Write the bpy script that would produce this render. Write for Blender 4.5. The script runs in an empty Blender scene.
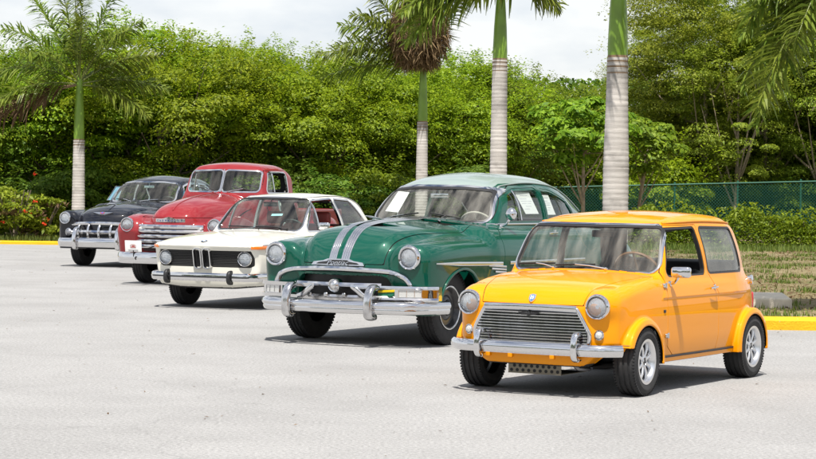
import bpy, bmesh, math, random
import numpy as np
from mathutils import Vector, Matrix

# ------------------------------------------------------------------ camera, sky, sun, exposure
scene = bpy.context.scene
COL = scene.collection
R = math.radians

CAM_F, CAM_H, CAM_PITCH, CAM_ROLL = 2200.0, 1.485, R(-1.082), R(0.78)
cam_data = bpy.data.cameras.new('camera')
cam_data.sensor_fit = 'HORIZONTAL'
cam_data.sensor_width = 36.0
cam_data.lens = 36.0 * CAM_F / 816.0
cam_data.clip_start = 0.1
cam_data.clip_end = 3000.0
cam = bpy.data.objects.new('camera', cam_data)
COL.objects.link(cam)
_fw = Vector((0, math.cos(CAM_PITCH), math.sin(CAM_PITCH)))
_rt = Vector((1, 0, 0))
_up = _rt.cross(_fw)
_cr, _sr = math.cos(CAM_ROLL), math.sin(CAM_ROLL)
_rt2 = _rt * _cr + _up * _sr
_up2 = -_rt * _sr + _up * _cr
cam.matrix_world = Matrix(((_rt2.x, _up2.x, -_fw.x, 0), (_rt2.y, _up2.y, -_fw.y, 0),
                           (_rt2.z, _up2.z, -_fw.z, CAM_H), (0, 0, 0, 1)))
scene.camera = cam

SUN_ELEV, SUN_AZ = R(66), R(-96)        # azimuth the light comes from: 0 = +X (right), -90 = behind the camera
world = bpy.data.worlds.new('World')
scene.world = world
world.use_nodes = True
wn = world.node_tree
for n in list(wn.nodes): wn.nodes.remove(n)
w_out = wn.nodes.new('ShaderNodeOutputWorld')
w_bg = wn.nodes.new('ShaderNodeBackground')
w_sky = wn.nodes.new('ShaderNodeTexSky')
w_sky.sky_type = 'NISHITA'
w_sky.sun_disc = False
w_sky.sun_elevation = SUN_ELEV
w_sky.sun_rotation = R(90) - SUN_AZ     # measured clockwise from +Y
w_sky.dust_density = 1.5
w_sky.air_density = 1.0
w_bg.inputs['Strength'].default_value = 0.075
w_tc = wn.nodes.new('ShaderNodeTexCoord')
w_map = wn.nodes.new('ShaderNodeMapping'); w_map.inputs['Scale'].default_value = (1, 1, 2.6)
w_noise = wn.nodes.new('ShaderNodeTexNoise')
w_noise.inputs['Scale'].default_value = 5.5; w_noise.inputs['Detail'].default_value = 7; w_noise.inputs['Roughness'].default_value = 0.58
w_ramp = wn.nodes.new('ShaderNodeValToRGB')
w_ramp.color_ramp.elements[0].position = 0.40; w_ramp.color_ramp.elements[0].color = (0, 0, 0, 1)
w_ramp.color_ramp.elements[1].position = 0.60; w_ramp.color_ramp.elements[1].color = (1, 1, 1, 1)
w_n2 = wn.nodes.new('ShaderNodeTexNoise')
w_n2.inputs['Scale'].default_value = 13.0; w_n2.inputs['Detail'].default_value = 6
w_cc = wn.nodes.new('ShaderNodeValToRGB')
w_cc.color_ramp.elements[0].position = 0.36; w_cc.color_ramp.elements[0].color = (8.3, 8.8, 9.6, 1)
w_cc.color_ramp.elements[1].position = 0.58; w_cc.color_ramp.elements[1].color = (11.2, 11.2, 11.2, 1)
w_sep = wn.nodes.new('ShaderNodeSeparateXYZ')
w_hz = wn.nodes.new('ShaderNodeMapRange')      # thicker white cloud towards the horizon
w_hz.inputs['From Min'].default_value = 0.25; w_hz.inputs['From Max'].default_value = 0.6
w_hz.inputs['To Min'].default_value = 0.72; w_hz.inputs['To Max'].default_value = 0.0
w_mx = wn.nodes.new('ShaderNodeMath'); w_mx.operation = 'MAXIMUM'
w_mul = wn.nodes.new('ShaderNodeMath'); w_mul.operation = 'MULTIPLY'; w_mul.inputs[1].default_value = 0.9
w_mix = wn.nodes.new('ShaderNodeMix'); w_mix.data_type = 'RGBA'
L = wn.links.new
L(w_tc.outputs['Generated'], w_map.inputs['Vector'])
L(w_map.outputs['Vector'], w_noise.inputs['Vector'])
L(w_map.outputs['Vector'], w_n2.inputs['Vector'])
L(w_noise.outputs['Fac'], w_ramp.inputs['Fac'])
L(w_n2.outputs['Fac'], w_cc.inputs['Fac'])
L(w_tc.outputs['Generated'], w_sep.inputs['Vector'])
L(w_sep.outputs['Z'], w_hz.inputs['Value'])
L(w_ramp.outputs['Color'], w_mul.inputs[0])
L(w_mul.outputs['Value'], w_mx.inputs[0])
L(w_hz.outputs['Result'], w_mx.inputs[1])
L(w_mx.outputs['Value'], w_mix.inputs['Factor'])
L(w_sky.outputs['Color'], w_mix.inputs['A'])
L(w_cc.outputs['Color'], w_mix.inputs['B'])
L(w_mix.outputs['Result'], w_bg.inputs['Color'])
L(w_bg.outputs['Background'], w_out.inputs['Surface'])

sun_data = bpy.data.lights.new('sun', 'SUN')
sun_data.energy = 5.0
sun_data.angle = R(0.6)
sun_data.color = (1.0, 0.95, 0.88)
sun = bpy.data.objects.new('sun', sun_data)
COL.objects.link(sun)
_sd = Vector((math.cos(SUN_ELEV) * math.cos(SUN_AZ), math.cos(SUN_ELEV) * math.sin(SUN_AZ), math.sin(SUN_ELEV)))
sun.rotation_euler = _sd.to_track_quat('Z', 'Y').to_euler()
sun.location = (10, -5, 30)

scene.view_settings.view_transform = 'Standard'
scene.view_settings.look = 'None'
scene.view_settings.exposure = 0.52
scene.view_settings.gamma = 1.0
scene.render.engine = 'CYCLES'
scene.cycles.transparent_max_bounces = 24
scene.cycles.max_bounces = 8

# ------------------------------------------------------------------ materials
def new_mat(name):
    m = bpy.data.materials.new(name); m.use_nodes = True
    nt = m.node_tree
    b = nt.nodes['Principled BSDF']
    return m, nt, b

def simple(name, col, rough=0.5, metal=0.0, coat=0.0, spec=0.5, bump=0.0, bscale=60.0, var=0.0, vscale=8.0, coat_rough=0.03):
    m, nt, b = new_mat(name)
    b.inputs['Base Color'].default_value = (*col, 1)
    b.inputs['Roughness'].default_value = rough
    b.inputs['Metallic'].default_value = metal
    b.inputs['Coat Weight'].default_value = coat
    b.inputs['Coat Roughness'].default_value = coat_rough
    b.inputs['Specular IOR Level'].default_value = spec
    tc = nt.nodes.new('ShaderNodeTexCoord')
    if var > 0:
        n = nt.nodes.new('ShaderNodeTexNoise'); n.inputs['Scale'].default_value = vscale; n.inputs['Detail'].default_value = 5
        nt.links.new(tc.outputs['Object'], n.inputs['Vector'])
        r = nt.nodes.new('ShaderNodeValToRGB')
        r.color_ramp.elements[0].position = 0.3; r.color_ramp.elements[1].position = 0.7
        r.color_ramp.elements[0].color = (*[c * (1 - var) for c in col], 1)
        r.color_ramp.elements[1].color = (*[min(1, c * (1 + var)) for c in col], 1)
        nt.links.new(n.outputs['Fac'], r.inputs['Fac'])
        nt.links.new(r.outputs['Color'], b.inputs['Base Color'])
    if bump > 0:
        n2 = nt.nodes.new('ShaderNodeTexNoise'); n2.inputs['Scale'].default_value = bscale; n2.inputs['Detail'].default_value = 4
        nt.links.new(tc.outputs['Object'], n2.inputs['Vector'])
        bp = nt.nodes.new('ShaderNodeBump'); bp.inputs['Strength'].default_value = bump; bp.inputs['Distance'].default_value = 0.01
        nt.links.new(n2.outputs['Fac'], bp.inputs['Height'])
        nt.links.new(bp.outputs['Normal'], b.inputs['Normal'])
    return m

def paint(name, col, metal=0.0, rough=0.35, ior=1.5, coat=1.0, coat_rough=0.02, wave=0.0, fade=None, fz=(1.2, 1.5)):
    """car paint: base + clear coat, with a faint panel waviness, dust in the gloss"""
    m, nt, b = new_mat(name)
    b.inputs['Base Color'].default_value = (*col, 1)
    b.inputs['Roughness'].default_value = rough
    b.inputs['Metallic'].default_value = metal
    b.inputs['Specular IOR Level'].default_value = 0.06
    b.inputs['Coat Weight'].default_value = coat
    b.inputs['Coat IOR'].default_value = ior
    tc = nt.nodes.new('ShaderNodeTexCoord')
    n = nt.nodes.new('ShaderNodeTexNoise'); n.inputs['Scale'].default_value = 3.0; n.inputs['Detail'].default_value = 6
    nt.links.new(tc.outputs['Object'], n.inputs['Vector'])
    mr = nt.nodes.new('ShaderNodeMapRange')
    mr.inputs['From Min'].default_value = 0.35; mr.inputs['From Max'].default_value = 0.7
    mr.inputs['To Min'].default_value = coat_rough; mr.inputs['To Max'].default_value = coat_rough + 0.025
    nt.links.new(n.outputs['Fac'], mr.inputs['Value'])
    nt.links.new(mr.outputs['Result'], b.inputs['Coat Roughness'])
    if wave > 0:
        n2 = nt.nodes.new('ShaderNodeTexNoise'); n2.inputs['Scale'].default_value = 5.0; n2.inputs['Detail'].default_value = 1
        nt.links.new(tc.outputs['Object'], n2.inputs['Vector'])
        bp = nt.nodes.new('ShaderNodeBump'); bp.inputs['Strength'].default_value = wave; bp.inputs['Distance'].default_value = 0.01
        nt.links.new(n2.outputs['Fac'], bp.inputs['Height'])
        nt.links.new(bp.outputs['Normal'], b.inputs['Normal'])
        nt.links.new(bp.outputs['Normal'], b.inputs['Coat Normal'])
    return m

def glass_mat(name, tint=(0.86, 0.9, 0.88), haze=0.0):
    """thin window glass: see-through with a mirror reflection that grows at grazing angles, faint dust"""
    m = bpy.data.materials.new(name); m.use_nodes = True
    nt = m.node_tree
    for n in list(nt.nodes): nt.nodes.remove(n)
    out = nt.nodes.new('ShaderNodeOutputMaterial')
    tr = nt.nodes.new('ShaderNodeBsdfTransparent'); tr.inputs['Color'].default_value = (*tint, 1)
    gl = nt.nodes.new('ShaderNodeBsdfGlossy'); gl.inputs['Roughness'].default_value = 0.015
    lw = nt.nodes.new('ShaderNodeLayerWeight'); lw.inputs['Blend'].default_value = 0.5
    pw = nt.nodes.new('ShaderNodeMath'); pw.operation = 'POWER'; pw.inputs[1].default_value = 3.2
    nt.links.new(lw.outputs['Facing'], pw.inputs[0])
    fr = nt.nodes.new('ShaderNodeMapRange'); fr.inputs['To Min'].default_value = 0.05; fr.inputs['To Max'].default_value = 0.8
    nt.links.new(pw.outputs['Value'], fr.inputs['Value'])
    mx = nt.nodes.new('ShaderNodeMixShader')
    nt.links.new(fr.outputs['Result'], mx.inputs['Fac'])
    nt.links.new(tr.outputs['BSDF'], mx.inputs[1]); nt.links.new(gl.outputs['BSDF'], mx.inputs[2])
    last = mx
    if haze > 0:
        df = nt.nodes.new('ShaderNodeBsdfDiffuse'); df.inputs['Color'].default_value = (0.6, 0.58, 0.52, 1)
        tc = nt.nodes.new('ShaderNodeTexCoord')
        mp = nt.nodes.new('ShaderNodeMapping'); mp.inputs['Scale'].default_value = (2, 9, 2); mp.inputs['Rotation'].default_value = (0.5, 0, 0.3)
        no = nt.nodes.new('ShaderNodeTexNoise'); no.inputs['Scale'].default_value = 1.3; no.inputs['Detail'].default_value = 4
        nt.links.new(tc.outputs['Object'], mp.inputs['Vector']); nt.links.new(mp.outputs['Vector'], no.inputs['Vector'])
        mr = nt.nodes.new('ShaderNodeMapRange'); mr.inputs['From Min'].default_value = 0.35; mr.inputs['From Max'].default_value = 0.75
        mr.inputs['To Min'].default_value = 0.0; mr.inputs['To Max'].default_value = haze
        nt.links.new(no.outputs['Fac'], mr.inputs['Value'])
        m2 = nt.nodes.new('ShaderNodeMixShader')
        nt.links.new(mr.outputs['Result'], m2.inputs['Fac'])
        nt.links.new(mx.outputs['Shader'], m2.inputs[1]); nt.links.new(df.outputs['BSDF'], m2.inputs[2])
        last = m2
    nt.links.new(last.outputs['Shader'], out.inputs['Surface'])
    return m

M = {}
M['chrome'] = simple('chrome', (0.70, 0.70, 0.71), 0.06, 1.0, bump=0.03, bscale=25)
M['worn_chrome'] = simple('worn_chrome', (0.62, 0.62, 0.63), 0.2, 1.0, var=0.25, vscale=12, bump=0.06, bscale=30)
M['alloy'] = simple('alloy', (0.72, 0.73, 0.75), 0.3, 1.0)
M['steel'] = simple('steel', (0.4, 0.4, 0.42), 0.4, 1.0)
M['rubber'] = simple('rubber', (0.022, 0.022, 0.023), 0.8, bump=0.15, bscale=90, var=0.3, vscale=14)
M['black_trim'] = simple('black_trim', (0.015, 0.015, 0.016), 0.45)
M['gap'] = simple('panel_gap', (0.012, 0.012, 0.012), 0.8)
M['underside'] = simple('underside', (0.02, 0.02, 0.02), 0.9)
M['interior'] = simple('interior_trim', (0.05, 0.05, 0.052), 0.7)
M['headliner'] = simple('headliner', (0.45, 0.43, 0.38), 0.9)
M['seat_black'] = simple('black_vinyl', (0.022, 0.022, 0.024), 0.5, bump=0.1)
M['seat_red'] = simple('red_vinyl', (0.22, 0.03, 0.025), 0.5, bump=0.1)
M['seat_tan'] = simple('tan_vinyl', (0.2, 0.17, 0.12), 0.6, bump=0.1)
M['glass'] = glass_mat('window_glass')
M['glass_dusty'] = glass_mat('dusty_window_glass', haze=0.24)
M['glass_teal'] = glass_mat('tinted_window_glass', tint=(0.72, 0.86, 0.82), haze=0.10)
M['amber'] = simple('amber_lens', (0.75, 0.18, 0.01), 0.15, coat=1)
M['red_lens'] = simple('red_lens', (0.45, 0.01, 0.01), 0.15, coat=1)
M['white_lens'] = simple('clear_ribbed_lens', (0.6, 0.6, 0.58), 0.2, 0.3, coat=1, bump=0.4, bscale=120)
M['paper'] = simple('paper', (0.8, 0.8, 0.78), 0.8)
M['ink'] = simple('ink', (0.05, 0.05, 0.06), 0.8)
M['reflector'] = simple('lamp_reflector', (0.85, 0.86, 0.88), 0.22, 1.0)

def lens_mat():
    m = bpy.data.materials.new('headlight_glass'); m.use_nodes = True
    nt = m.node_tree
    for n in list(nt.nodes): nt.nodes.remove(n)
    out = nt.nodes.new('ShaderNodeOutputMaterial')
    tr = nt.nodes.new('ShaderNodeBsdfTransparent'); tr.inputs['Color'].default_value = (0.93, 0.95, 0.96, 1)
    gl = nt.nodes.new('ShaderNodeBsdfGlossy'); gl.inputs['Roughness'].default_value = 0.04
    df = nt.nodes.new('ShaderNodeBsdfDiffuse'); df.inputs['Color'].default_value = (0.80, 0.86, 0.93, 1)
    fr = nt.nodes.new('ShaderNodeFresnel'); fr.inputs['IOR'].default_value = 1.6
    tc = nt.nodes.new('ShaderNodeTexCoord')
    wv = nt.nodes.new('ShaderNodeTexWave'); wv.bands_direction = 'Y'; wv.inputs['Scale'].default_value = 24; wv.inputs['Distortion'].default_value = 0.6
    nt.links.new(tc.outputs['Object'], wv.inputs['Vector'])
    bp = nt.nodes.new('ShaderNodeBump'); bp.inputs['Strength'].default_value = 0.5; bp.inputs['Distance'].default_value = 0.01
    nt.links.new(wv.outputs['Fac'], bp.inputs['Height'])
    nt.links.new(bp.outputs['Normal'], gl.inputs['Normal']); nt.links.new(bp.outputs['Normal'], fr.inputs['Normal'])
    m1 = nt.nodes.new('ShaderNodeMixShader'); m1.inputs['Fac'].default_value = 0.24
    nt.links.new(tr.outputs['BSDF'], m1.inputs[1]); nt.links.new(df.outputs['BSDF'], m1.inputs[2])
    m2 = nt.nodes.new('ShaderNodeMixShader')
    nt.links.new(fr.outputs['Fac'], m2.inputs['Fac'])
    nt.links.new(m1.outputs['Shader'], m2.inputs[1]); nt.links.new(gl.outputs['BSDF'], m2.inputs[2])
    nt.links.new(m2.outputs['Shader'], out.inputs['Surface'])
    return m
M['lens'] = lens_mat()

# ------------------------------------------------------------------ objects
def link(name, me, parent=None):
    o = bpy.data.objects.new(name, me)
    COL.objects.link(o)
    if parent is not None: o.parent = parent
    return o

def thing(name, label, cat, loc=(0, 0, 0), rz=0.0, group=None):
    o = bpy.data.objects.new(name, None)
    COL.objects.link(o)
    o.empty_display_size = 0.2
    o.location = loc; o.rotation_euler = (0, 0, rz)
    tag(o, label, cat, group)
    return o

def tag(o, label=None, cat=None, group=None, kind=None):
    if label: o['label'] = label
    if cat: o['category'] = cat
    if group: o['group'] = group
    if kind: o['kind'] = kind
    return o

def copy_tree(o, parent=None):
    c = o.copy(); COL.objects.link(c)
    if parent is not None: c.parent = parent
    for ch in list(o.children): copy_tree(ch, c)
    return c

class MB:
    """collects shapes into one mesh"""
    def __init__(self): self.v = []; self.f = []; self.m = []; self.mat = 0
    def add(self, vs, fs):
        b = len(self.v)
        self.v += [tuple(float(c) for c in p) for p in vs]
        self.f += [tuple(b + i for i in f) for f in fs]
        self.m += [self.mat] * len(fs)
        return self
    def box(self, c, s, rot=None, bev=0.0):
        c = Vector(c); hx, hy, hz = s[0] / 2, s[1] / 2, s[2] / 2
        if bev <= 0:
            vs = [Vector((sx * hx, sy * hy, sz * hz)) for sx in (-1, 1) for sy in (-1, 1) for sz in (-1, 1)]
            fs = [(0, 1, 3, 2), (4, 6, 7, 5), (0, 4, 5, 1), (2, 3, 7, 6), (0, 2, 6, 4), (1, 5, 7, 3)]
        else:
            bm = bmesh.new()
            bmesh.ops.create_cube(bm, size=1.0)
            for v in bm.verts: v.co = Vector((v.co.x * s[0], v.co.y * s[1], v.co.z * s[2]))
            bmesh.ops.bevel(bm, geom=list(bm.edges), offset=min(bev, 0.45 * min(s)), segments=3, affect='EDGES', profile=0.5)
            bm.verts.index_update()
            vs = [v.co.copy() for v in bm.verts]; fs = [tuple(v.index for v in f.verts) for f in bm.faces]
            bm.free()
        if rot is not None: vs = [rot @ v for v in vs]
        return self.add([v + c for v in vs], fs)
    def sweep(self, path, prof, up=(0, 0, 1), closed=False, caps=True, scale=None):
        """prof: list of (a, b); a along side = tangent x up, b along up"""
        path = [Vector(p) for p in path]; n = len(path); k = len(prof); up = Vector(up)
        vs = []; fs = []
        for i, p in enumerate(path):
            if closed: t = path[(i + 1) % n] - path[i - 1]
            else: t = path[min(i + 1, n - 1)] - path[max(i - 1, 0)]
            if t.length < 1e-9: t = Vector((1, 0, 0))
            t.normalize()
            side = t.cross(up)
            if side.length < 1e-6: side = t.cross(Vector((0, 1, 0.01)))
            side.normalize(); u2 = side.cross(t)
            sc = 1.0 if scale is None else scale[i]
            for a, b in prof: vs.append(p + side * a * sc + u2 * b * sc)
        m = n if closed else n - 1
        for i in range(m):
            for j in range(k):
                fs.append((i * k + j, i * k + (j + 1) % k, ((i + 1) % n) * k + (j + 1) % k, ((i + 1) % n) * k + j))
        if caps and not closed:
            fs.append(tuple(range(k - 1, -1, -1))); fs.append(tuple((n - 1) * k + j for j in range(k)))
        return self.add(vs, fs)
    def tube(self, path, r, n=8, **kw):
        prof = [(r * math.cos(2 * math.pi * j / n), r * math.sin(2 * math.pi * j / n)) for j in range(n)]
        return self.sweep(path, prof, **kw)
    def lathe(self, prof, org, axis, n=32, close=False):
        """prof: list of (radius, along axis)"""
        org = Vector(org); ax = Vector(axis).normalized()
        u = ax.orthogonal().normalized(); w = ax.cross(u)
        vs = []; fs = []; k = len(prof)
        for i in range(n):
            a = 2 * math.pi * i / n
            d = u * math.cos(a) + w * math.sin(a)
            for r, h in prof: vs.append(org + d * r + ax * h)
        for i in range(n):
            for j in range(k if close else k - 1):
                fs.append((i * k + j, i * k + (j + 1) % k, ((i + 1) % n) * k + (j + 1) % k, ((i + 1) % n) * k + j))
        return self.add(vs, fs)
    def prism(self, pts, thick, frame):
        """outline pts (a, b) in the frame (origin, A, B); extruded both ways along A x B"""
        o, A, B = [Vector(x) for x in frame]; nrm = A.cross(B).normalized()
        k = len(pts)
        vs = [o + A * a + B * b + nrm * (thick / 2) for a, b in pts] + [o + A * a + B * b - nrm * (thick / 2) for a, b in pts]
        fs = [tuple(range(k)), tuple(range(2 * k - 1, k - 1, -1))] + [(j, k + j, k + (j + 1) % k, (j + 1) % k) for j in range(k)]
        return self.add(vs, fs)
    def ellipsoid(self, c, r, n=16, m=10, rot=None):
        vs = []; fs = []
        for i in range(m + 1):
            t = math.pi * i / m
            for j in range(n):
                a = 2 * math.pi * j / n
                v = Vector((r[0] * math.sin(t) * math.cos(a), r[1] * math.sin(t) * math.sin(a), r[2] * math.cos(t)))
                if rot is not None: v = rot @ v
                vs.append(v + Vector(c))
        for i in range(m):
            for j in range(n):
                fs.append((i * n + j, (i + 1) * n + j, (i + 1) * n + (j + 1) % n, i * n + (j + 1) % n))
        return self.add(vs, fs)
    def mesh(self, name, mats, smooth=True, angle=38, recalc=True):
        me = bpy.data.meshes.new(name)
        me.from_pydata(self.v, [], self.f)
        if not isinstance(mats, (list, tuple)): mats = [mats]
        for m in mats: me.materials.append(m)
        if recalc:
            bm = bmesh.new(); bm.from_mesh(me)
            bmesh.ops.remove_doubles(bm, verts=bm.verts, dist=1e-6)
            ml = None
            bmesh.ops.recalc_face_normals(bm, faces=bm.faces)
            bm.to_mesh(me); bm.free()
        if len(self.m) == len(me.polygons): me.polygons.foreach_set('material_index', self.m)
        me.polygons.foreach_set('use_smooth', [smooth] * len(me.polygons))
        if smooth: me.set_sharp_from_angle(angle=R(angle))
        me.update()
        return me
    def build(self, name, mats, parent=None, smooth=True, angle=38, recalc=True):
        return link(name, self.mesh(name, mats, smooth, angle, recalc), parent)

def rrect(w, h, r, n=5):
    """rounded rectangle outline"""
    r = min(r, w / 2 - 1e-4, h / 2 - 1e-4); out = []
    for cx, cy, a0 in ((w / 2 - r, h / 2 - r, 0), (-w / 2 + r, h / 2 - r, 90), (-w / 2 + r, -h / 2 + r, 180), (w / 2 - r, -h / 2 + r, 270)):
        for i in range(n + 1):
            a = R(a0 + 90 * i / n); out.append((cx + r * math.cos(a), cy + r * math.sin(a)))
    return out

def smooth_path(pts, n=8, closed=False):
    """Catmull-Rom through pts"""
    P = [Vector(p) for p in pts]; k = len(P); out = []
    segs = k if closed else k - 1
    for i in range(segs):
        p0 = P[(i - 1) % k] if (closed or i > 0) else P[0] * 2 - P[1]
        p1 = P[i]; p2 = P[(i + 1) % k]
        p3 = P[(i + 2) % k] if (closed or i + 2 < k) else P[-1] * 2 - P[-2]
        for j in range(n):
            t = j / n
            out.append(0.5 * ((2 * p1) + (p2 - p0) * t + (2 * p0 - 5 * p1 + 4 * p2 - p3) * t * t + (3 * p1 - p0 - 3 * p2 + p3) * t ** 3))
    if not closed: out.append(P[-1])
    return out

def text_mesh(txt, size, depth, frame, mat, name, parent, align='CENTER', shear=0.0, xs=1.0):
    """lettering: frame = (origin, right, up)"""
    cu = bpy.data.curves.new(name, 'FONT')
    cu.body = txt; cu.size = size; cu.extrude = depth; cu.align_x = align; cu.align_y = 'CENTER'; cu.shear = shear
    cu.resolution_u = 2
    tmp = bpy.data.objects.new(name, cu)
    COL.objects.link(tmp)
    dg = bpy.context.evaluated_depsgraph_get()
    me = bpy.data.meshes.new_from_object(tmp.evaluated_get(dg))
    bpy.data.objects.remove(tmp)
    o, A, B = [Vector(x) for x in frame]; A.normalize(); B.normalize(); C = A.cross(B)
    co = np.empty(len(me.vertices) * 3); me.vertices.foreach_get('co', co); co = co.reshape(-1, 3)
    w = co[:, :1] * xs * np.array(A) + co[:, 1:2] * np.array(B) + co[:, 2:3] * np.array(C) + np.array(o)
    me.vertices.foreach_set('co', w.ravel())
    me.materials.clear(); me.materials.append(mat); me.update()
    return link(name, me, parent)

# ------------------------------------------------------------------ implicit body shapes
def spl(xs, ys, sig=0.0):
    """monotone cubic through the points, tabulated, optionally blurred by sig metres"""
    xs = np.asarray(xs, float); ys = np.asarray(ys, float)
    if xs[0] > xs[-1]: xs = xs[::-1]; ys = ys[::-1]
    h = np.diff(xs); d = np.diff(ys) / h
    m = np.zeros(len(xs)); m[0] = d[0]; m[-1] = d[-1]
    for i in range(1, len(xs) - 1):
        if d[i - 1] * d[i] > 0:
            w1 = 2 * h[i] + h[i - 1]; w2 = h[i] + 2 * h[i - 1]
            m[i] = (w1 + w2) / (w1 / d[i - 1] + w2 / d[i])
    pad = max(0.3, 4 * sig)
    tx = np.linspace(xs[0] - pad, xs[-1] + pad, 3001)
    tt = np.clip(tx, xs[0], xs[-1])
    i = np.clip(np.searchsorted(xs, tt) - 1, 0, len(xs) - 2)
    t = (tt - xs[i]) / h[i]
    ty = ((2 * t ** 3 - 3 * t ** 2 + 1) * ys[i] + (t ** 3 - 2 * t ** 2 + t) * h[i] * m[i] + (-2 * t ** 3 + 3 * t ** 2) * ys[i + 1] + (t ** 3 - t ** 2) * h[i] * m[i + 1])
    ty = ty + np.where(tx < xs[0], (tx - xs[0]) * m[0], 0) + np.where(tx > xs[-1], (tx - xs[-1]) * m[-1], 0)
    if sig > 0:
        dx = tx[1] - tx[0]; kx = np.arange(-int(3 * sig / dx) - 1, int(3 * sig / dx) + 2) * dx
        kw = np.exp(-0.5 * (kx / sig) ** 2); kw /= kw.sum()
        p = len(kx) // 2
        yp = np.concatenate([ty[0] + (np.arange(-p, 0)) * (ty[1] - ty[0]), ty, ty[-1] + np.arange(1, p + 1) * (ty[-1] - ty[-2])])
        ty = np.convolve(yp, kw, 'valid')
    return lambda q: np.interp(q, tx, ty)

def rmax(a, b, r):
    return np.minimum(np.maximum(a, b), -r) + np.sqrt(np.maximum(a + r, 0) ** 2 + np.maximum(b + r, 0) ** 2)
def rmin(a, b, r): return -rmax(-a, -b, r)
def smin(a, b, k):
    h = np.maximum(k - np.abs(a - b), 0) / k
    return np.minimum(a, b) - h ** 3 * k / 6
def smax(a, b, k): return -smin(-a, -b, k)
def sstep(a, b, x):
    t = np.clip((x - a) / (b - a), 0, 1); return t * t * (3 - 2 * t)
def ell(x, y, z, c, r):
    """approximate distance to an ellipsoid"""
    q = np.sqrt(((x - c[0]) / r[0]) ** 2 + ((y - c[1]) / r[1]) ** 2 + ((z - c[2]) / r[2]) ** 2) + 1e-9
    g = np.sqrt(((x - c[0]) / r[0] ** 2) ** 2 + ((y - c[1]) / r[1] ** 2) ** 2 + ((z - c[2]) / r[2] ** 2) ** 2) + 1e-9
    return q * (q - 1) / g

def inset(poly, r):
    """shrink a convex polygon (counter-clockwise or clockwise) by r"""
    P = [Vector((p[0], p[1])) for p in poly]; n = len(P)
    area = sum(P[i].x * P[(i + 1) % n].y - P[(i + 1) % n].x * P[i].y for i in range(n))
    s = 1 if area > 0 else -1
    L_ = []
    for i in range(n):
        d = (P[(i + 1) % n] - P[i]).normalized(); nn = Vector((-d.y, d.x)) * s
        L_.append((P[i] + nn * r, d))
    out = []
    for i in range(n):
        p, d = L_[i - 1]; q, e = L_[i]
        den = d.x * e.y - d.y * e.x
        if abs(den) < 1e-6: out.append((q.x, q.y)); continue
        t = ((q.x - p.x) * e.y - (q.y - p.y) * e.x) / den
        out.append((p.x + d.x * t, p.y + d.y * t))
    return out

def poly2d(poly, r=0.0):
    """signed distance to a rounded polygon as a function of two arrays"""
    if r > 0: poly = inset(poly, r)
    P = np.asarray(poly, float)
    def f(a, b):
        d = np.full(a.shape, 1e9); s = np.ones(a.shape)
        n = len(P)
        for i in range(n):
            j = i - 1
            ex, ey = P[j] - P[i]; wx, wy = a - P[i, 0], b - P[i, 1]
            t = np.clip((wx * ex + wy * ey) / (ex * ex + ey * ey + 1e-12), 0, 1)
            d = np.minimum(d, (wx - ex * t) ** 2 + (wy - ey * t) ** 2)
            c1 = b >= P[i, 1]; c2 = b < P[j, 1]; c3 = ex * wy > ey * wx
            flip = (c1 & c2 & c3) | (~c1 & ~c2 & ~c3)
            s = np.where(flip, -s, s)
        return s * np.sqrt(d) - r
    return f

def main_island(T):
    """drop stray crumbs: keep only the largest connected piece of a small face set"""
    u, inv = np.unique(T, return_inverse=True); t = inv.reshape(-1, 3).tolist()
    par = list(range(len(u)))
    def find(a):
        while par[a] != a: par[a] = par[par[a]]; a = par[a]
        return a
    for a, b, c in t:
        a, b, c = find(a), find(b), find(c); par[b] = a; par[c] = a if par[c] == c else par[c]
        rc = find(c); ra = find(a)
        if rc != ra: par[rc] = ra
    root = np.array([find(r[0]) for r in t])
    ids, cnt = np.unique(root, return_counts=True)
    return T[root == ids[cnt.argmax()]]

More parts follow.
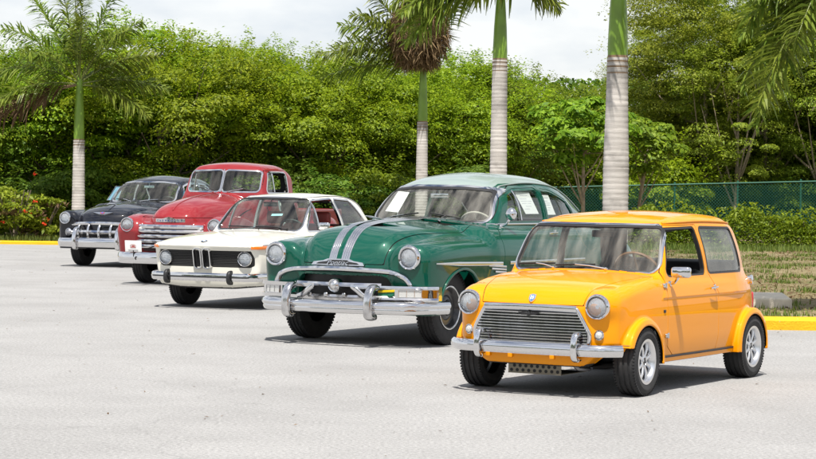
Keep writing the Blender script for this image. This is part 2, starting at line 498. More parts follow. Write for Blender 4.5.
class Skin:
    """the zero surface of F as a triangle mesh with exact normals, that can be cut along level lines"""
    def __init__(self, F, lo, hi, h):
        self.F = F; self.h = h
        B = 8
        lo = np.asarray(lo, float); nb = np.ceil((np.asarray(hi) - lo) / (B * h)).astype(int)
        n = nb * B + 1
        cg = [lo[i] + (np.arange(nb[i]) + 0.5) * B * h for i in range(3)]
        CX, CY, CZ = np.meshgrid(*cg, indexing='ij')
        fc = F(CX.ravel(), CY.ravel(), CZ.ravel()).reshape(nb)
        near = np.abs(fc) < 1.25 * B * h
        G = np.repeat(np.repeat(np.repeat(fc, B, 0), B, 1), B, 2).astype(np.float32)
        G = np.pad(G, ((0, 1), (0, 1), (0, 1)), mode='edge')
        bi = np.argwhere(near)
        off = np.stack(np.meshgrid(*[np.arange(B + 1)] * 3, indexing='ij'), -1).reshape(-1, 3)
        for c0 in range(0, len(bi), 600):
            idx = (bi[c0:c0 + 600, None, :] * B + off[None]).reshape(-1, 3)
            p = lo + idx * h
            G[idx[:, 0], idx[:, 1], idx[:, 2]] = F(p[:, 0], p[:, 1], p[:, 2])
        ins = G < 0
        c = np.zeros(tuple(n - 1), np.uint8)
        for a in (0, 1):
            for b in (0, 1):
                for d in (0, 1):
                    c += ins[a:n[0] - 1 + a, b:n[1] - 1 + b, d:n[2] - 1 + d]
        act = (c > 0) & (c < 8)
        cid = np.full(c.shape, -1, np.int64); ci = np.argwhere(act); cid[act] = np.arange(len(ci))
        acc = np.zeros((len(ci), 3)); cnt = np.zeros(len(ci))
        for ax in range(3):
            o1, o2 = [k for k in range(3) if k != ax]
            for a in (0, 1):
                for b in (0, 1):
                    p0 = ci.copy(); p0[:, o1] += a; p0[:, o2] += b
                    p1 = p0.copy(); p1[:, ax] += 1
                    g0 = G[p0[:, 0], p0[:, 1], p0[:, 2]]; g1 = G[p1[:, 0], p1[:, 1], p1[:, 2]]
                    x = (g0 < 0) != (g1 < 0)
                    t = np.where(x, g0 / np.where(g0 == g1, 1, g0 - g1), 0)
                    q = p0.astype(float); q[:, ax] += t
                    acc[x] += q[x]; cnt[x] += 1
        V = lo + acc / np.maximum(cnt, 1)[:, None] * h
        T = []
        for ax in range(3):
            o1, o2 = (ax + 1) % 3, (ax + 2) % 3
            sl0 = [slice(None)] * 3; sl1 = [slice(None)] * 3
            sl0[ax] = slice(0, n[ax] - 1); sl1[ax] = slice(1, n[ax])
            e = ins[tuple(sl0)] != ins[tuple(sl1)]
            ei = np.argwhere(e)
            ok = (ei[:, o1] > 0) & (ei[:, o2] > 0) & (ei[:, o1] < n[o1] - 1) & (ei[:, o2] < n[o2] - 1)
            ei = ei[ok]
            def cell(a, b):
                q = ei.copy(); q[:, o1] -= a; q[:, o2] -= b
                return cid[q[:, 0], q[:, 1], q[:, 2]]
            q = np.stack([cell(1, 1), cell(0, 1), cell(0, 0), cell(1, 0)], 1)
            inside0 = ins[ei[:, 0], ei[:, 1], ei[:, 2]]
            q = np.where(inside0[:, None], q, q[:, ::-1])
            T.append(q[:, [0, 1, 2]]); T.append(q[:, [0, 2, 3]])
        T = np.concatenate(T)
        for it in range(4):
            f, g = self.grad(V)
            g2 = np.maximum((g * g).sum(1), 0.04)
            st = f[:, None] * g / g2[:, None]
            ln = np.linalg.norm(st, axis=1, keepdims=True)
            st *= np.minimum(1, 0.5 * h / np.maximum(ln, 1e-9))
            V = V - st
        f, g = self.grad(V)
        N = g / np.maximum(np.linalg.norm(g, axis=1, keepdims=True), 1e-9)
        self.V, self.N, self.T = V, N, T
        self.A = np.zeros((len(V), 0)); self.cols = {}
    def grad(self, V, e=None):
        e = e or self.h * 0.3; F = self.F
        x, y, z = V.T
        g = np.stack([F(x + e, y, z) - F(x - e, y, z), F(x, y + e, z) - F(x, y - e, z), F(x, y, z + e) - F(x, y, z - e)], 1) / (2 * e)
        return F(x, y, z), g
    def field(self, name, vals):
        self.cols[name] = self.A.shape[1]
        self.A = np.concatenate([self.A, np.asarray(vals, float)[:, None]], 1)
    def cut(self, name, level=0.0):
        s = self.A[:, self.cols[name]] - level
        s = np.where(np.abs(s) < 1e-7, 1e-7, s)
        T = self.T; sg = s[T] > 0; k = sg.sum(1)
        mixed = (k == 1) | (k == 2)
        if not mixed.any(): return
        keep = T[~mixed]; Tm = T[mixed]; sm = sg[mixed]
        lone = np.where((k[mixed] == 1)[:, None], sm, ~sm)
        li = lone.argmax(1); r = np.arange(len(Tm))
        a = Tm[r, li]; b = Tm[r, (li + 1) % 3]; c = Tm[r, (li + 2) % 3]
        E = np.concatenate([np.stack([a, b], 1), np.stack([a, c], 1)]); E = np.sort(E, 1)
        key = E[:, 0].astype(np.int64) * len(self.V) + E[:, 1]
        uk, inv = np.unique(key, return_inverse=True)
        e0 = uk // len(self.V); e1 = uk % len(self.V)
        t = s[e0] / (s[e0] - s[e1])
        lerp = lambda X: X[e0] * (1 - t)[:, None] + X[e1] * t[:, None]
        base = len(self.V)
        Nn = lerp(self.N); Nn /= np.maximum(np.linalg.norm(Nn, axis=1, keepdims=True), 1e-9)
        self.V = np.concatenate([self.V, lerp(self.V)]); self.N = np.concatenate([self.N, Nn]); self.A = np.concatenate([self.A, lerp(self.A)])
        m1 = base + inv[:len(a)]; m2 = base + inv[len(a):]
        self.T = np.concatenate([keep, np.stack([a, m1, m2], 1), np.stack([m1, b, c], 1), np.stack([m1, c, m2], 1)])
    def band(self, name, lo, hi): self.cut(name, lo); self.cut(name, hi)
    def val(self, name): return self.A[:, self.cols[name]][self.T].mean(1)
    def cen(self): return self.V[self.T].mean(1)
    def nrm(self): return self.N[self.T].mean(1)
    def part(self, mask, name, mats, parent, thick=0.0, out=0.0, rim_mat=0, inner_mat=1, inset_v=0.0):
        """the faces in mask as an object: outer skin moved by out, inner skin thick below it, edges closed"""
        T = self.T[mask]
        if len(T) == 0: return None
        if name.startswith(('windshield', 'rear_window', 'quarter', 'window_frame')): T = main_island(T)
        u, inv = np.unique(T, return_inverse=True); T = inv.reshape(-1, 3)
        V = self.V[u]; N = self.N[u]; n = len(u)
        Vo = V + N * out
        faces = [T]; mi = [np.zeros(len(T), int)]; verts = [Vo]
        ln = [N[T].reshape(-1, 3)]
        if thick > 0:
            verts.append(Vo - N * thick)
            faces.append(T[:, ::-1] + n); mi.append(np.full(len(T), inner_mat)); ln.append(-N[T[:, ::-1]].reshape(-1, 3))
            E = np.concatenate([T[:, [0, 1]], T[:, [1, 2]], T[:, [2, 0]]])
            key = np.sort(E, 1); kk = key[:, 0].astype(np.int64) * n + key[:, 1]
            _, first, cnt = np.unique(kk, return_index=True, return_counts=True)
            be = E[first[cnt == 1]]
            a, b = be[:, 0], be[:, 1]
            r1 = np.stack([b, a, a + n], 1); r2 = np.stack([b, a + n, b + n], 1)
            allv = np.concatenate(verts)
            for rr in (r1, r2):
                fn = np.cross(allv[rr[:, 1]] - allv[rr[:, 0]], allv[rr[:, 2]] - allv[rr[:, 0]])
                fn /= np.maximum(np.linalg.norm(fn, axis=1, keepdims=True), 1e-12)
                faces.append(rr); mi.append(np.full(len(rr), rim_mat)); ln.append(np.repeat(fn, 3, 0))
        V = np.concatenate(verts); Fc = np.concatenate(faces); mi = np.concatenate(mi); ln = np.concatenate(ln)
        me = bpy.data.meshes.new(name)
        me.vertices.add(len(V)); me.vertices.foreach_set('co', V.ravel())
        me.loops.add(len(Fc) * 3); me.loops.foreach_set('vertex_index', Fc.ravel().astype(np.int32))
        me.polygons.add(len(Fc)); me.polygons.foreach_set('loop_start', np.arange(0, len(Fc) * 3, 3, dtype=np.int32))
        if not isinstance(mats, (list, tuple)): mats = [mats]
        for m in mats: me.materials.append(m)
        me.polygons.foreach_set('material_index', np.minimum(mi, len(mats) - 1).astype(np.int32))
        me.polygons.foreach_set('use_smooth', np.ones(len(Fc), bool))
        me.update(calc_edges=True)
        me.normals_split_custom_set(ln.tolist())
        return link(name, me, parent)

def hit(F, o, d, far=3.0, step=0.004):
    """first point where the ray from o along d enters F < 0"""
    o = np.asarray(o, float); d = np.asarray(d, float); d = d / np.linalg.norm(d)
    t = np.arange(0, far, step)
    p = o[None] + t[:, None] * d[None]
    f = F(p[:, 0], p[:, 1], p[:, 2])
    i = np.argmax(f < 0)
    if not (f < 0).any(): return Vector(o)
    if i == 0: return Vector(p[0])
    a = f[i - 1] / (f[i - 1] - f[i])
    return Vector(p[i - 1] + a * (p[i] - p[i - 1]))
def front_hit(F, y, z): return hit(F, (3.2, y, z), (-1, 0, 0))
def top_hit(F, x, y): return hit(F, (x, y, 2.2), (0, 0, -1))
def side_hit(F, x, z, s=1): return hit(F, (x, 1.5 * s, z), (0, -s, 0))
def norm_at(F, p, e=0.004):
    g = [F(*[np.array([p[k] + (e if k == i else 0)]) for k in range(3)])[0] - F(*[np.array([p[k] - (e if k == i else 0)]) for k in range(3)])[0] for i in range(3)]
    return Vector(g).normalized()

# ------------------------------------------------------------------ parts shared by the cars
def make_wheel(parent, pos, Rw, wd, rim, side, style, steer=0.0):
    """a wheel: tyre + rim as parts; pos = centre of the tyre, side = +1 left / -1 right"""
    w = bpy.data.objects.new('wheel', None); COL.objects.link(w); w.parent = parent
    w.empty_display_size = 0.1
    w.location = pos; w.rotation_euler = (0, 0, steer)
    h = wd / 2; s = side
    t = MB()
    prof = [(rim - .004, -h * .80), (rim + .012, -h * .92), (rim + (Rw - rim) * .5, -h * 1.02), (Rw - .022, -h * .93), (Rw - .006, -h * .80)]
    for g in (-.45, 0.0, .45):
        prof += [(Rw, h * (g - .10)), (Rw - .008, h * (g - .08)), (Rw - .008, h * (g + .08)), (Rw, h * (g + .10))]
    prof += [(Rw - .006, h * .80), (Rw - .022, h * .93), (rim + (Rw - rim) * .5, h * 1.02), (rim + .012, h * .92), (rim - .004, h * .80)]
    t.lathe(prof, (0, 0, 0), (0, 1, 0), 56)
    # tread blocks across the shoulders
    for i in range(64):
        a = 2 * math.pi * i / 64
        for q in (-1, 1):
            c = Vector((math.cos(a) * (Rw - .0095), q * h * .80, math.sin(a) * (Rw - .0095)))
            t.box(c, (.012, wd * .12, Rw * .055), Matrix.Rotation(-a, 3, 'Y'))
    t.build('tyre', M['rubber'], w, angle=30)
    r = MB()
    o = s * h
    if style == 'alloy':
        r.lathe([(rim, -h * .8), (rim + .006, h * s * 0), (rim, o * .86), (rim + .008, o * .93), (rim - .010, o * .93), (rim - .02, o * .80), (rim - .03, o * .35)], (0, 0, 0), (0, 1, 0), 40)
        r.lathe([(.052, o * .2), (.052, o * .62), (.040, o * .70), (.028, o * .70), (.026, o * .60), (.001, o * .60)], (0, 0, 0), (0, 1, 0), 24)
        for i in range(8):
            a = 2 * math.pi * (i + .5) / 8
            dv = Vector((math.cos(a), 0, math.sin(a)))
            p = [dv * .035 + Vector((0, o * .52, 0)), dv * (rim * .6) + Vector((0, o * .60, 0)), dv * (rim - .018) + Vector((0, o * .50, 0))]
            r.sweep(p, rrect(.024, .030, .008, 2), up=(0, 1, 0))
        for i in range(4):
            a = 2 * math.pi * i / 4 + .3
            r.lathe([(.009, o * .62), (.009, o * .76), (.001, o * .78)], (math.cos(a) * .033, 0, math.sin(a) * .033), (0, 1, 0), 8)
        r.build('rim', M['alloy'], w)
        d = MB(); d.lathe([(rim - .012, o * .18), (.03, o * .15), (.001, o * .15)], (0, 0, 0), (0, 1, 0), 32)
        d.build('brake_disc', M['underside'], w)
        c = MB(); c.lathe([(.026, o * .60), (.022, o * .66), (.001, o * .67)], (0, 0, 0), (0, 1, 0), 16)
        c.build('hub_cap', M['black_trim'], w)
    else:
        colm = M[style]
        r.lathe([(rim, -h * .8), (rim - .012, 0), (rim, o * .80), (rim + .009, o * .95), (rim - .006, o * .96), (rim - .016, o * .80), (rim - .03, o * .50), (rim * .62, o * .48), (rim * .52, o * .66), (rim * .36, o * .70), (.03, o * .66), (.001, o * .66)], (0, 0, 0), (0, 1, 0), 40)
        r.build('rim', colm, w)
        g = MB(); g.lathe([(rim + .011, o * .93), (rim + .013, o * 1.0), (rim + .005, o * 1.01), (rim - .002, o * .94)], (0, 0, 0), (0, 1, 0), 40)
        g.build('trim_ring', M['worn_chrome'], w)
        c = MB(); c.lathe([(rim * .40, o * .68), (rim * .38, o * .82), (rim * .26, o * .95), (.001, o * 1.0)], (0, 0, 0), (0, 1, 0), 24)
        c.build('hub_cap', M['chrome'] if style != 'steel_black' else M['black_trim'], w)
    return w
M['steel_black'] = simple('black_wheel_paint', (0.02, 0.02, 0.022), 0.4, coat=.5)

def make_headlight(parent, F, y, z, rad, bezel=0.022, proud=0.02, x=None, axis=(1, 0, 0), depth=.07, ringmat=None, hood=0.0):
    ax = Vector(axis).normalized()
    p = front_hit(F, y, z) if x is None else Vector((x, y, z))
    e = bpy.data.objects.new('headlight', None); COL.objects.link(e); e.parent = parent; e.empty_display_size = .1
    b = MB()
    b.lathe([(rad * .98, -depth), (rad + bezel * .9, -.03 + proud), (rad + bezel, proud * .6), (rad + bezel * .8, proud + .006), (rad + bezel * .45, proud + .014), (rad + bezel * .08, proud + .010), (rad - .001, proud - .002), (rad - .006, proud - .02)], p, ax, 40)
    b.build('bezel', ringmat or M['chrome'], e)
    r = MB(); r.lathe([(rad - .004, proud - .004), (rad * .86, proud * .45), (rad * .5, proud * .12), (.001, .001)], p, ax, 32)
    r.lathe([(.016, .0), (.014, proud * .6), (.001, proud * .7)], p, ax, 12)
    r.build('reflector', M['reflector'], e)
    l = MB(); l.lathe([(rad - .002, proud - .004), (rad * .8, proud + .010), (rad * .45, proud + .020), (.001, proud + .024)], p, ax, 32)
    l.build('lens', M['lens'], e)
    return e

def make_lamp(parent, p, axis, rad, mat, name='indicator_lamp', dome=.02):
    e = MB(); ax = Vector(axis)
    e.lathe([(rad * 1.18, -.02), (rad * 1.22, .006), (rad * 1.02, .012), (rad, .004)], p, ax, 24)
    o = e.build(name, M['chrome'], parent)
    l = MB(); l.lathe([(rad, .004), (rad * .75, dome * .7), (.001, dome)], p, ax, 20)
    l.build('lens', mat, o)
    return o

def seat_pair(parent, x, z0, ys, w, mat, hgt=.55, rake=.2, head=False):
    for y in ys:
        e = bpy.data.objects.new('seat', None); COL.objects.link(e); e.parent = parent; e.empty_display_size = .1
        c = MB(); c.box((x, y, z0 + .08), (.50, w, .16), None, .05); c.build('seat_cushion', mat, e)
        b = MB(); b.box((x - .26 - rake * .25, y, z0 + .12 + hgt / 2), (.13, w, hgt), Matrix.Rotation(-rake, 3, 'Y'), .05); b.build('backrest', mat, e)
        if head:
            hd = MB(); hd.box((x - .33 - rake * hgt, y, z0 + hgt + .22), (.09, .24, .16), None, .04); hd.build('headrest', mat, e)

def steering_wheel(parent, c, rad, mat, tilt=.6):
    b = MB(); ax = Vector((-math.cos(tilt), 0, math.sin(tilt)))
    u = Vector((0, 1, 0)); w = ax.cross(u); c = Vector(c)
    b.tube([c + u * rad * math.cos(a) + w * rad * math.sin(a) for a in [2 * math.pi * i / 32 for i in range(32)]], .013, 6, up=ax, closed=True)
    for a in (.4, 2.74, 4.71): b.tube([c, c + (u * math.cos(a) + w * math.sin(a)) * rad], .009, 5, up=ax)
    b.tube([c, c - ax * .35], .022, 8, up=u)
    b.build('steering_wheel', mat, parent)

def wiper(parent, p0, p1, nrm, L_=.32, lean=(0, 1, 0), mat='chrome'):
    """p0 pivot, p1 middle of the blade"""
    p0, p1, nrm = Vector(p0), Vector(p1), Vector(nrm)
    d = Vector(lean).normalized()
    b = MB(); b.lathe([(.014, -.01), (.014, .014), (.006, .024), (.001, .024)], p0, nrm, 10)
    b.sweep([p0 + nrm * .016, p0.lerp(p1, .5) + nrm * .028, p1 + nrm * .018], rrect(.010, .006, .002, 1), up=nrm)
    o = b.build('wiper', M[mat], parent)
    k = MB(); k.sweep([p1 - d * L_ / 2 + nrm * .010, p1 + nrm * .014, p1 + d * L_ / 2 + nrm * .010], rrect(.010, .014, .002, 1), up=nrm)
    k.build('wiper_blade', M['black_trim'], o)

def wheel_well(parent, xa, za, Rr, y0, y1, mat=None, a0=0.0):
    """dark inner arch: a half drum with an inner wall, one for each side"""
    n = 24
    for s in (-1, 1):
        b = MB()
        a = [R(a0) + R(180 - a0) * i / n for i in range(n + 1)]
        ring0 = [Vector((xa + Rr * math.cos(t), s * y0, za + Rr * math.sin(t))) for t in a]
        ring1 = [Vector((xa + Rr * math.cos(t), s * y1, za + Rr * math.sin(t))) for t in a]
        vs = ring0 + ring1; fs = [(i, i + 1, n + 2 + i, n + 1 + i) for i in range(n)]
        fs.append(tuple(range(n + 1)))
        b.add(vs, fs)
        b.build('wheel_well', mat or M['underside'], parent, angle=50, recalc=False)
# ------------------------------------------------------------------ ground, lot, kerbs
def ramp_mat(name, stops, scale, detail=6, rough=0.9, bump=0.0, bscale=80, extra=None, dist=0.0):
    m, nt, b = new_mat(name)
    b.inputs['Roughness'].default_value = rough
    b.inputs['Specular IOR Level'].default_value = 0.2
    tc = nt.nodes.new('ShaderNodeTexCoord')
    n = nt.nodes.new('ShaderNodeTexNoise'); n.inputs['Scale'].default_value = scale; n.inputs['Detail'].default_value = detail; n.inputs['Roughness'].default_value = .62
    n.inputs['Distortion'].default_value = dist
    nt.links.new(tc.outputs['Object'], n.inputs['Vector'])
    r = nt.nodes.new('ShaderNodeValToRGB')
    e = r.color_ramp.elements
    e[0].position, e[0].color = stops[0][0], (*stops[0][1], 1)
    e[1].position, e[1].color = stops[-1][0], (*stops[-1][1], 1)
    for p, c in stops[1:-1]:
        q = e.new(p); q.color = (*c, 1)
    nt.links.new(n.outputs['Fac'], r.inputs['Fac'])
    col = r.outputs['Color']
    if extra: col = extra(nt, tc, col)
    nt.links.new(col, b.inputs['Base Color'])
    if bump > 0:
        n2 = nt.nodes.new('ShaderNodeTexNoise'); n2.inputs['Scale'].default_value = bscale; n2.inputs['Detail'].default_value = 8
        nt.links.new(tc.outputs['Object'], n2.inputs['Vector'])
        bp = nt.nodes.new('ShaderNodeBump'); bp.inputs['Strength'].default_value = bump; bp.inputs['Distance'].default_value = 0.02
        nt.links.new(n2.outputs['Fac'], bp.inputs['Height']); nt.links.new(bp.outputs['Normal'], b.inputs['Normal'])
    return m

def mul(nt, a, fac_socket, lo, hi, f0, f1):
    """multiply a colour by a factor mapped from a socket"""
    mr = nt.nodes.new('ShaderNodeMapRange')
    mr.inputs['From Min'].default_value = f0; mr.inputs['From Max'].default_value = f1
    mr.inputs['To Min'].default_value = lo; mr.inputs['To Max'].default_value = hi
    nt.links.new(fac_socket, mr.inputs['Value'])
    mx = nt.nodes.new('ShaderNodeMix'); mx.data_type = 'RGBA'; mx.blend_type = 'MULTIPLY'; mx.inputs['Factor'].default_value = 1
    nt.links.new(a, mx.inputs['A']); nt.links.new(mr.outputs['Result'], mx.inputs['B'])
    return mx.outputs['Result']

def lot_extra(nt, tc, col):
    # fine aggregate, dark specks, big old stains, hairline cracks
    n = nt.nodes.new('ShaderNodeTexNoise'); n.inputs['Scale'].default_value = 42; n.inputs['Detail'].default_value = 8; n.inputs['Roughness'].default_value = .8
    nt.links.new(tc.outputs['Object'], n.inputs['Vector'])
    col = mul(nt, col, n.outputs['Fac'], .48, 1.50, .30, .70)
    v = nt.nodes.new('ShaderNodeTexVoronoi'); v.inputs['Scale'].default_value = 9.0; v.inputs['Randomness'].default_value = 1
    nt.links.new(tc.outputs['Object'], v.inputs['Vector'])
    col = mul(nt, col, v.outputs['Distance'], .62, 1.0, .02, .075)
    s = nt.nodes.new('ShaderNodeTexNoise'); s.inputs['Scale'].default_value = .55; s.inputs['Detail'].default_value = 5; s.inputs['Distortion'].default_value = .8
    nt.links.new(tc.outputs['Object'], s.inputs['Vector'])
    col = mul(nt, col, s.outputs['Fac'], .94, 1.03, .36, .60)
    wv = nt.nodes.new('ShaderNodeTexNoise'); wv.inputs['Scale'].default_value = 1.6; wv.inputs['Detail'].default_value = 6
    nt.links.new(tc.outputs['Object'], wv.inputs['Vector'])
    ad = nt.nodes.new('ShaderNodeMix'); ad.data_type = 'RGBA'; ad.inputs['Factor'].default_value = .35
    nt.links.new(tc.outputs['Object'], ad.inputs['A']); nt.links.new(wv.outputs['Color'], ad.inputs['B'])
    c = nt.nodes.new('ShaderNodeTexVoronoi'); c.feature = 'DISTANCE_TO_EDGE'; c.inputs['Scale'].default_value = .42
    nt.links.new(ad.outputs['Result'], c.inputs['Vector'])
    col = mul(nt, col, c.outputs['Distance'], .90, 1.0, .0006, .003)
    return col
M['lot'] = ramp_mat('worn_concrete', [(.30, (.262, .260, .256)), (.5, (.282, .280, .276)), (.72, (.300, .298, .294))], 1.1, 9, .92, .25, 55, lot_extra)
def verge_extra(nt, tc, col):
    n = nt.nodes.new('ShaderNodeTexNoise'); n.inputs['Scale'].default_value = 14; n.inputs['Detail'].default_value = 8; n.inputs['Roughness'].default_value = .8
    nt.links.new(tc.outputs['Object'], n.inputs['Vector'])
    return mul(nt, col, n.outputs['Fac'], .55, 1.35, .3, .7)
M['verge'] = ramp_mat('dry_verge', [(.30, (.09, .11, .025)), (.42, (.15, .125, .06)), (.56, (.20, .162, .085)), (.72, (.25, .205, .125))], .55, 8, .95, .5, 30, verge_extra, .5)
M['soil'] = ramp_mat('forest_soil', [(.3, (.035, .045, .012)), (.6, (.075, .06, .03))], .4, 6, .95, .4, 20)
def kerb_extra(nt, tc, col):
    n = nt.nodes.new('ShaderNodeTexNoise'); n.inputs['Scale'].default_value = 9; n.inputs['Detail'].default_value = 9; n.inputs['Roughness'].default_value = .75
    nt.links.new(tc.outputs['Object'], n.inputs['Vector'])
    r = nt.nodes.new('ShaderNodeValToRGB'); r.color_ramp.elements[0].position = .62; r.color_ramp.elements[1].position = .66
    nt.links.new(n.outputs['Fac'], r.inputs['Fac'])
    mx = nt.nodes.new('ShaderNodeMix'); mx.data_type = 'RGBA'
    nt.links.new(r.outputs['Color'], mx.inputs['Factor']); nt.links.new(col, mx.inputs['A']); mx.inputs['B'].default_value = (.36, .33, .28, 1)
    return mx.outputs['Result']
M['kerb_yellow'] = ramp_mat('kerb_yellow', [(.3, (.56, .32, .012)), (.7, (.70, .42, .014))], 3.0, 7, .7, .4, 40, kerb_extra)
M['concrete'] = simple('old_concrete', (.62, .56, .46), .9, var=.15, vscale=6, bump=.4, bscale=40)

b = MB(); b.add([(-600, -120, -.02), (600, -120, -.02), (600, 1200, -.02), (-600, 1200, -.02)], [(0, 1, 2, 3)])
tag(b.build('ground', M['soil'], smooth=False), kind='structure')
LOT = [(-300, -110), (300, -110), (300, 23.80), (3.0, 23.80), (2.55, 24.6), (-1.9, 52.2), (-2.6, 52.9), (-300, 52.9)]
b = MB(); b.add([(x, y, 0) for x, y in LOT], [tuple(range(len(LOT)))])
tag(b.build('parking_lot', M['lot'], smooth=False), kind='structure')
VER = [(300, 23.95), (3.1, 23.95), (2.72, 24.7), (-1.75, 52.4), (-2.6, 53.05), (-300, 53.05), (-300, 62), (-4, 62), (3, 70), (300, 70)]
b = MB(); b.add([(x, y, .035) for x, y in VER], [tuple(range(len(VER)))])
tag(b.build('verge', M['verge'], smooth=False), kind='structure')
def kerb(name, pts, mat, hs=1.0):
    prof = [(-.15, 0), (-.145, .10), (-.11, .135), (.11, .135), (.15, .10), (.15, 0)]
    prof = [(a, c * hs) for a, c in prof]
    b = MB(); b.sweep([(x, y, 0) for x, y in pts], prof); o = b.build(name, mat)
    return tag(o, kind='structure')
kerb('kerb_yellow', [(300, 23.95), (40, 23.95), (12, 23.95), (6, 23.95), (3.1, 23.95)], M['kerb_yellow'])
kerb('kerb_grey', [(2.93, 24.15), (2.60, 24.75), (1, 34.6), (-.4, 43.2), (-1.78, 51.6)], M['concrete'])
kerb('kerb_yellow', [(-2.5, 53.05), (-6, 53.05), (-12, 53.05), (-40, 53.05), (-300, 53.05)], M['kerb_yellow'], .62)
b = MB(); b.box((4.62, 28.5, .085), (.62, 1.7, .15), Matrix.Rotation(R(-6), 3, 'Z'), .03)
tag(b.build('concrete_block', M['concrete']), 'weathered flat concrete block lying on the dry grass behind the yellow car', 'concrete block')

# ------------------------------------------------------------------ foliage
def leaf_mat(name, c0, c1, trans=.35, rough=.5):
    m = bpy.data.materials.new(name); m.use_nodes = True
    nt = m.node_tree
    for n in list(nt.nodes): nt.nodes.remove(n)
    out = nt.nodes.new('ShaderNodeOutputMaterial')
    ge = nt.nodes.new('ShaderNodeNewGeometry'); oi = nt.nodes.new('ShaderNodeObjectInfo')
    r = nt.nodes.new('ShaderNodeValToRGB')
    r.color_ramp.elements[0].color = (*c0, 1); r.color_ramp.elements[1].color = (*c1, 1)
    nt.links.new(ge.outputs['Random Per Island'], r.inputs['Fac'])
    hs = nt.nodes.new('ShaderNodeHueSaturation')
    mr = nt.nodes.new('ShaderNodeMapRange'); mr.inputs['To Min'].default_value = .485; mr.inputs['To Max'].default_value = .515
    nt.links.new(oi.outputs['Random'], mr.inputs['Value']); nt.links.new(mr.outputs['Result'], hs.inputs['Hue'])
    mv = nt.nodes.new('ShaderNodeMapRange'); mv.inputs['To Min'].default_value = .8; mv.inputs['To Max'].default_value = 1.15
    nt.links.new(oi.outputs['Random'], mv.inputs['Value']); nt.links.new(mv.outputs['Result'], hs.inputs['Value'])
    nt.links.new(r.outputs['Color'], hs.inputs['Color'])
    d = nt.nodes.new('ShaderNodeBsdfPrincipled'); d.inputs['Roughness'].default_value = rough; d.inputs['Specular IOR Level'].default_value = .25
    t = nt.nodes.new('ShaderNodeBsdfTranslucent')
    nt.links.new(hs.outputs['Color'], d.inputs['Base Color']); nt.links.new(hs.outputs['Color'], t.inputs['Color'])
    mx = nt.nodes.new('ShaderNodeMixShader'); mx.inputs['Fac'].default_value = trans
    nt.links.new(d.outputs['BSDF'], mx.inputs[1]); nt.links.new(t.outputs['BSDF'], mx.inputs[2])
    nt.links.new(mx.outputs['Shader'], out.inputs['Surface'])
    return m
M['leaf_bright'] = leaf_mat('bright_leaves', (.11, .20, .008), (.36, .47, .018), .48)
M['leaf_mid'] = leaf_mat('mid_leaves', (.085, .165, .010), (.27, .37, .022), .42)
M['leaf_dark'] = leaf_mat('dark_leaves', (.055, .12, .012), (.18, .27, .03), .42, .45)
M['leaf_olive'] = leaf_mat('olive_leaves', (.14, .21, .018), (.38, .45, .04), .48)
M['leaf_dry'] = leaf_mat('dry_leaves', (.10, .06, .03), (.26, .18, .09), .25, .7)
M['leaf_gold'] = leaf_mat('yellowing_leaves', (.20, .15, .02), (.34, .28, .05), .4)
M['palm_leaf'] = leaf_mat('palm_leaves', (.085, .14, .016), (.25, .31, .045), .42, .36)
M['grass_leaf'] = leaf_mat('grass_blades', (.07, .12, .015), (.20, .24, .05), .35)
M['straw'] = leaf_mat('straw_blades', (.20, .16, .07), (.34, .28, .15), .3)
M['petal_red'] = leaf_mat('red_petals', (.45, .01, .01), (.7, .03, .02), .3)
M['bark'] = simple('bark', (.16, .125, .09), .9, var=.35, vscale=9, bump=.6, bscale=25)
M['bark_pale'] = simple('pale_bark', (.30, .24, .17), .9, var=.3, vscale=9, bump=.5, bscale=25)

def quads_mesh(name, V, mat, n=4):
    """V: (k, n, 3) corner points of separate faces"""
    k = len(V); me = bpy.data.meshes.new(name)
    me.vertices.add(k * n); me.vertices.foreach_set('co', np.ascontiguousarray(V, dtype=np.float32).ravel())
    me.loops.add(k * n); me.loops.foreach_set('vertex_index', np.arange(k * n, dtype=np.int32))
    me.polygons.add(k); me.polygons.foreach_set('loop_start', np.arange(0, k * n, n, dtype=np.int32))
    me.materials.append(mat)
    me.update(calc_edges=True)
    return me
def leaves(rng, P, size, up=.5, aspect=.5, dirs=None, bias=None):
    """leaf-shaped quads at points P"""
    k = len(P)
    nrm = rng.normal(size=(k, 3)) * (1.0 if bias is None else .30)
    if bias is not None: nrm = nrm + bias
    nrm[:, 2] = np.abs(nrm[:, 2]) + up; nrm /= np.linalg.norm(nrm, axis=1, keepdims=True)
    a = rng.normal(size=(k, 3)) if dirs is None else dirs + rng.normal(size=(k, 3)) * .35
    a -= nrm * (a * nrm).sum(1, keepdims=True); a /= np.linalg.norm(a, axis=1, keepdims=True)
    bb = np.cross(nrm, a)
    s = size * rng.uniform(.65, 1.35, (k, 1))
    L_ = a * s; W = bb * s * aspect * .5
    mid = P + L_ * .05 + nrm * s * .08
    return np.stack([P - L_ * .5, mid - W, P + L_ * .5, mid + W], 1)

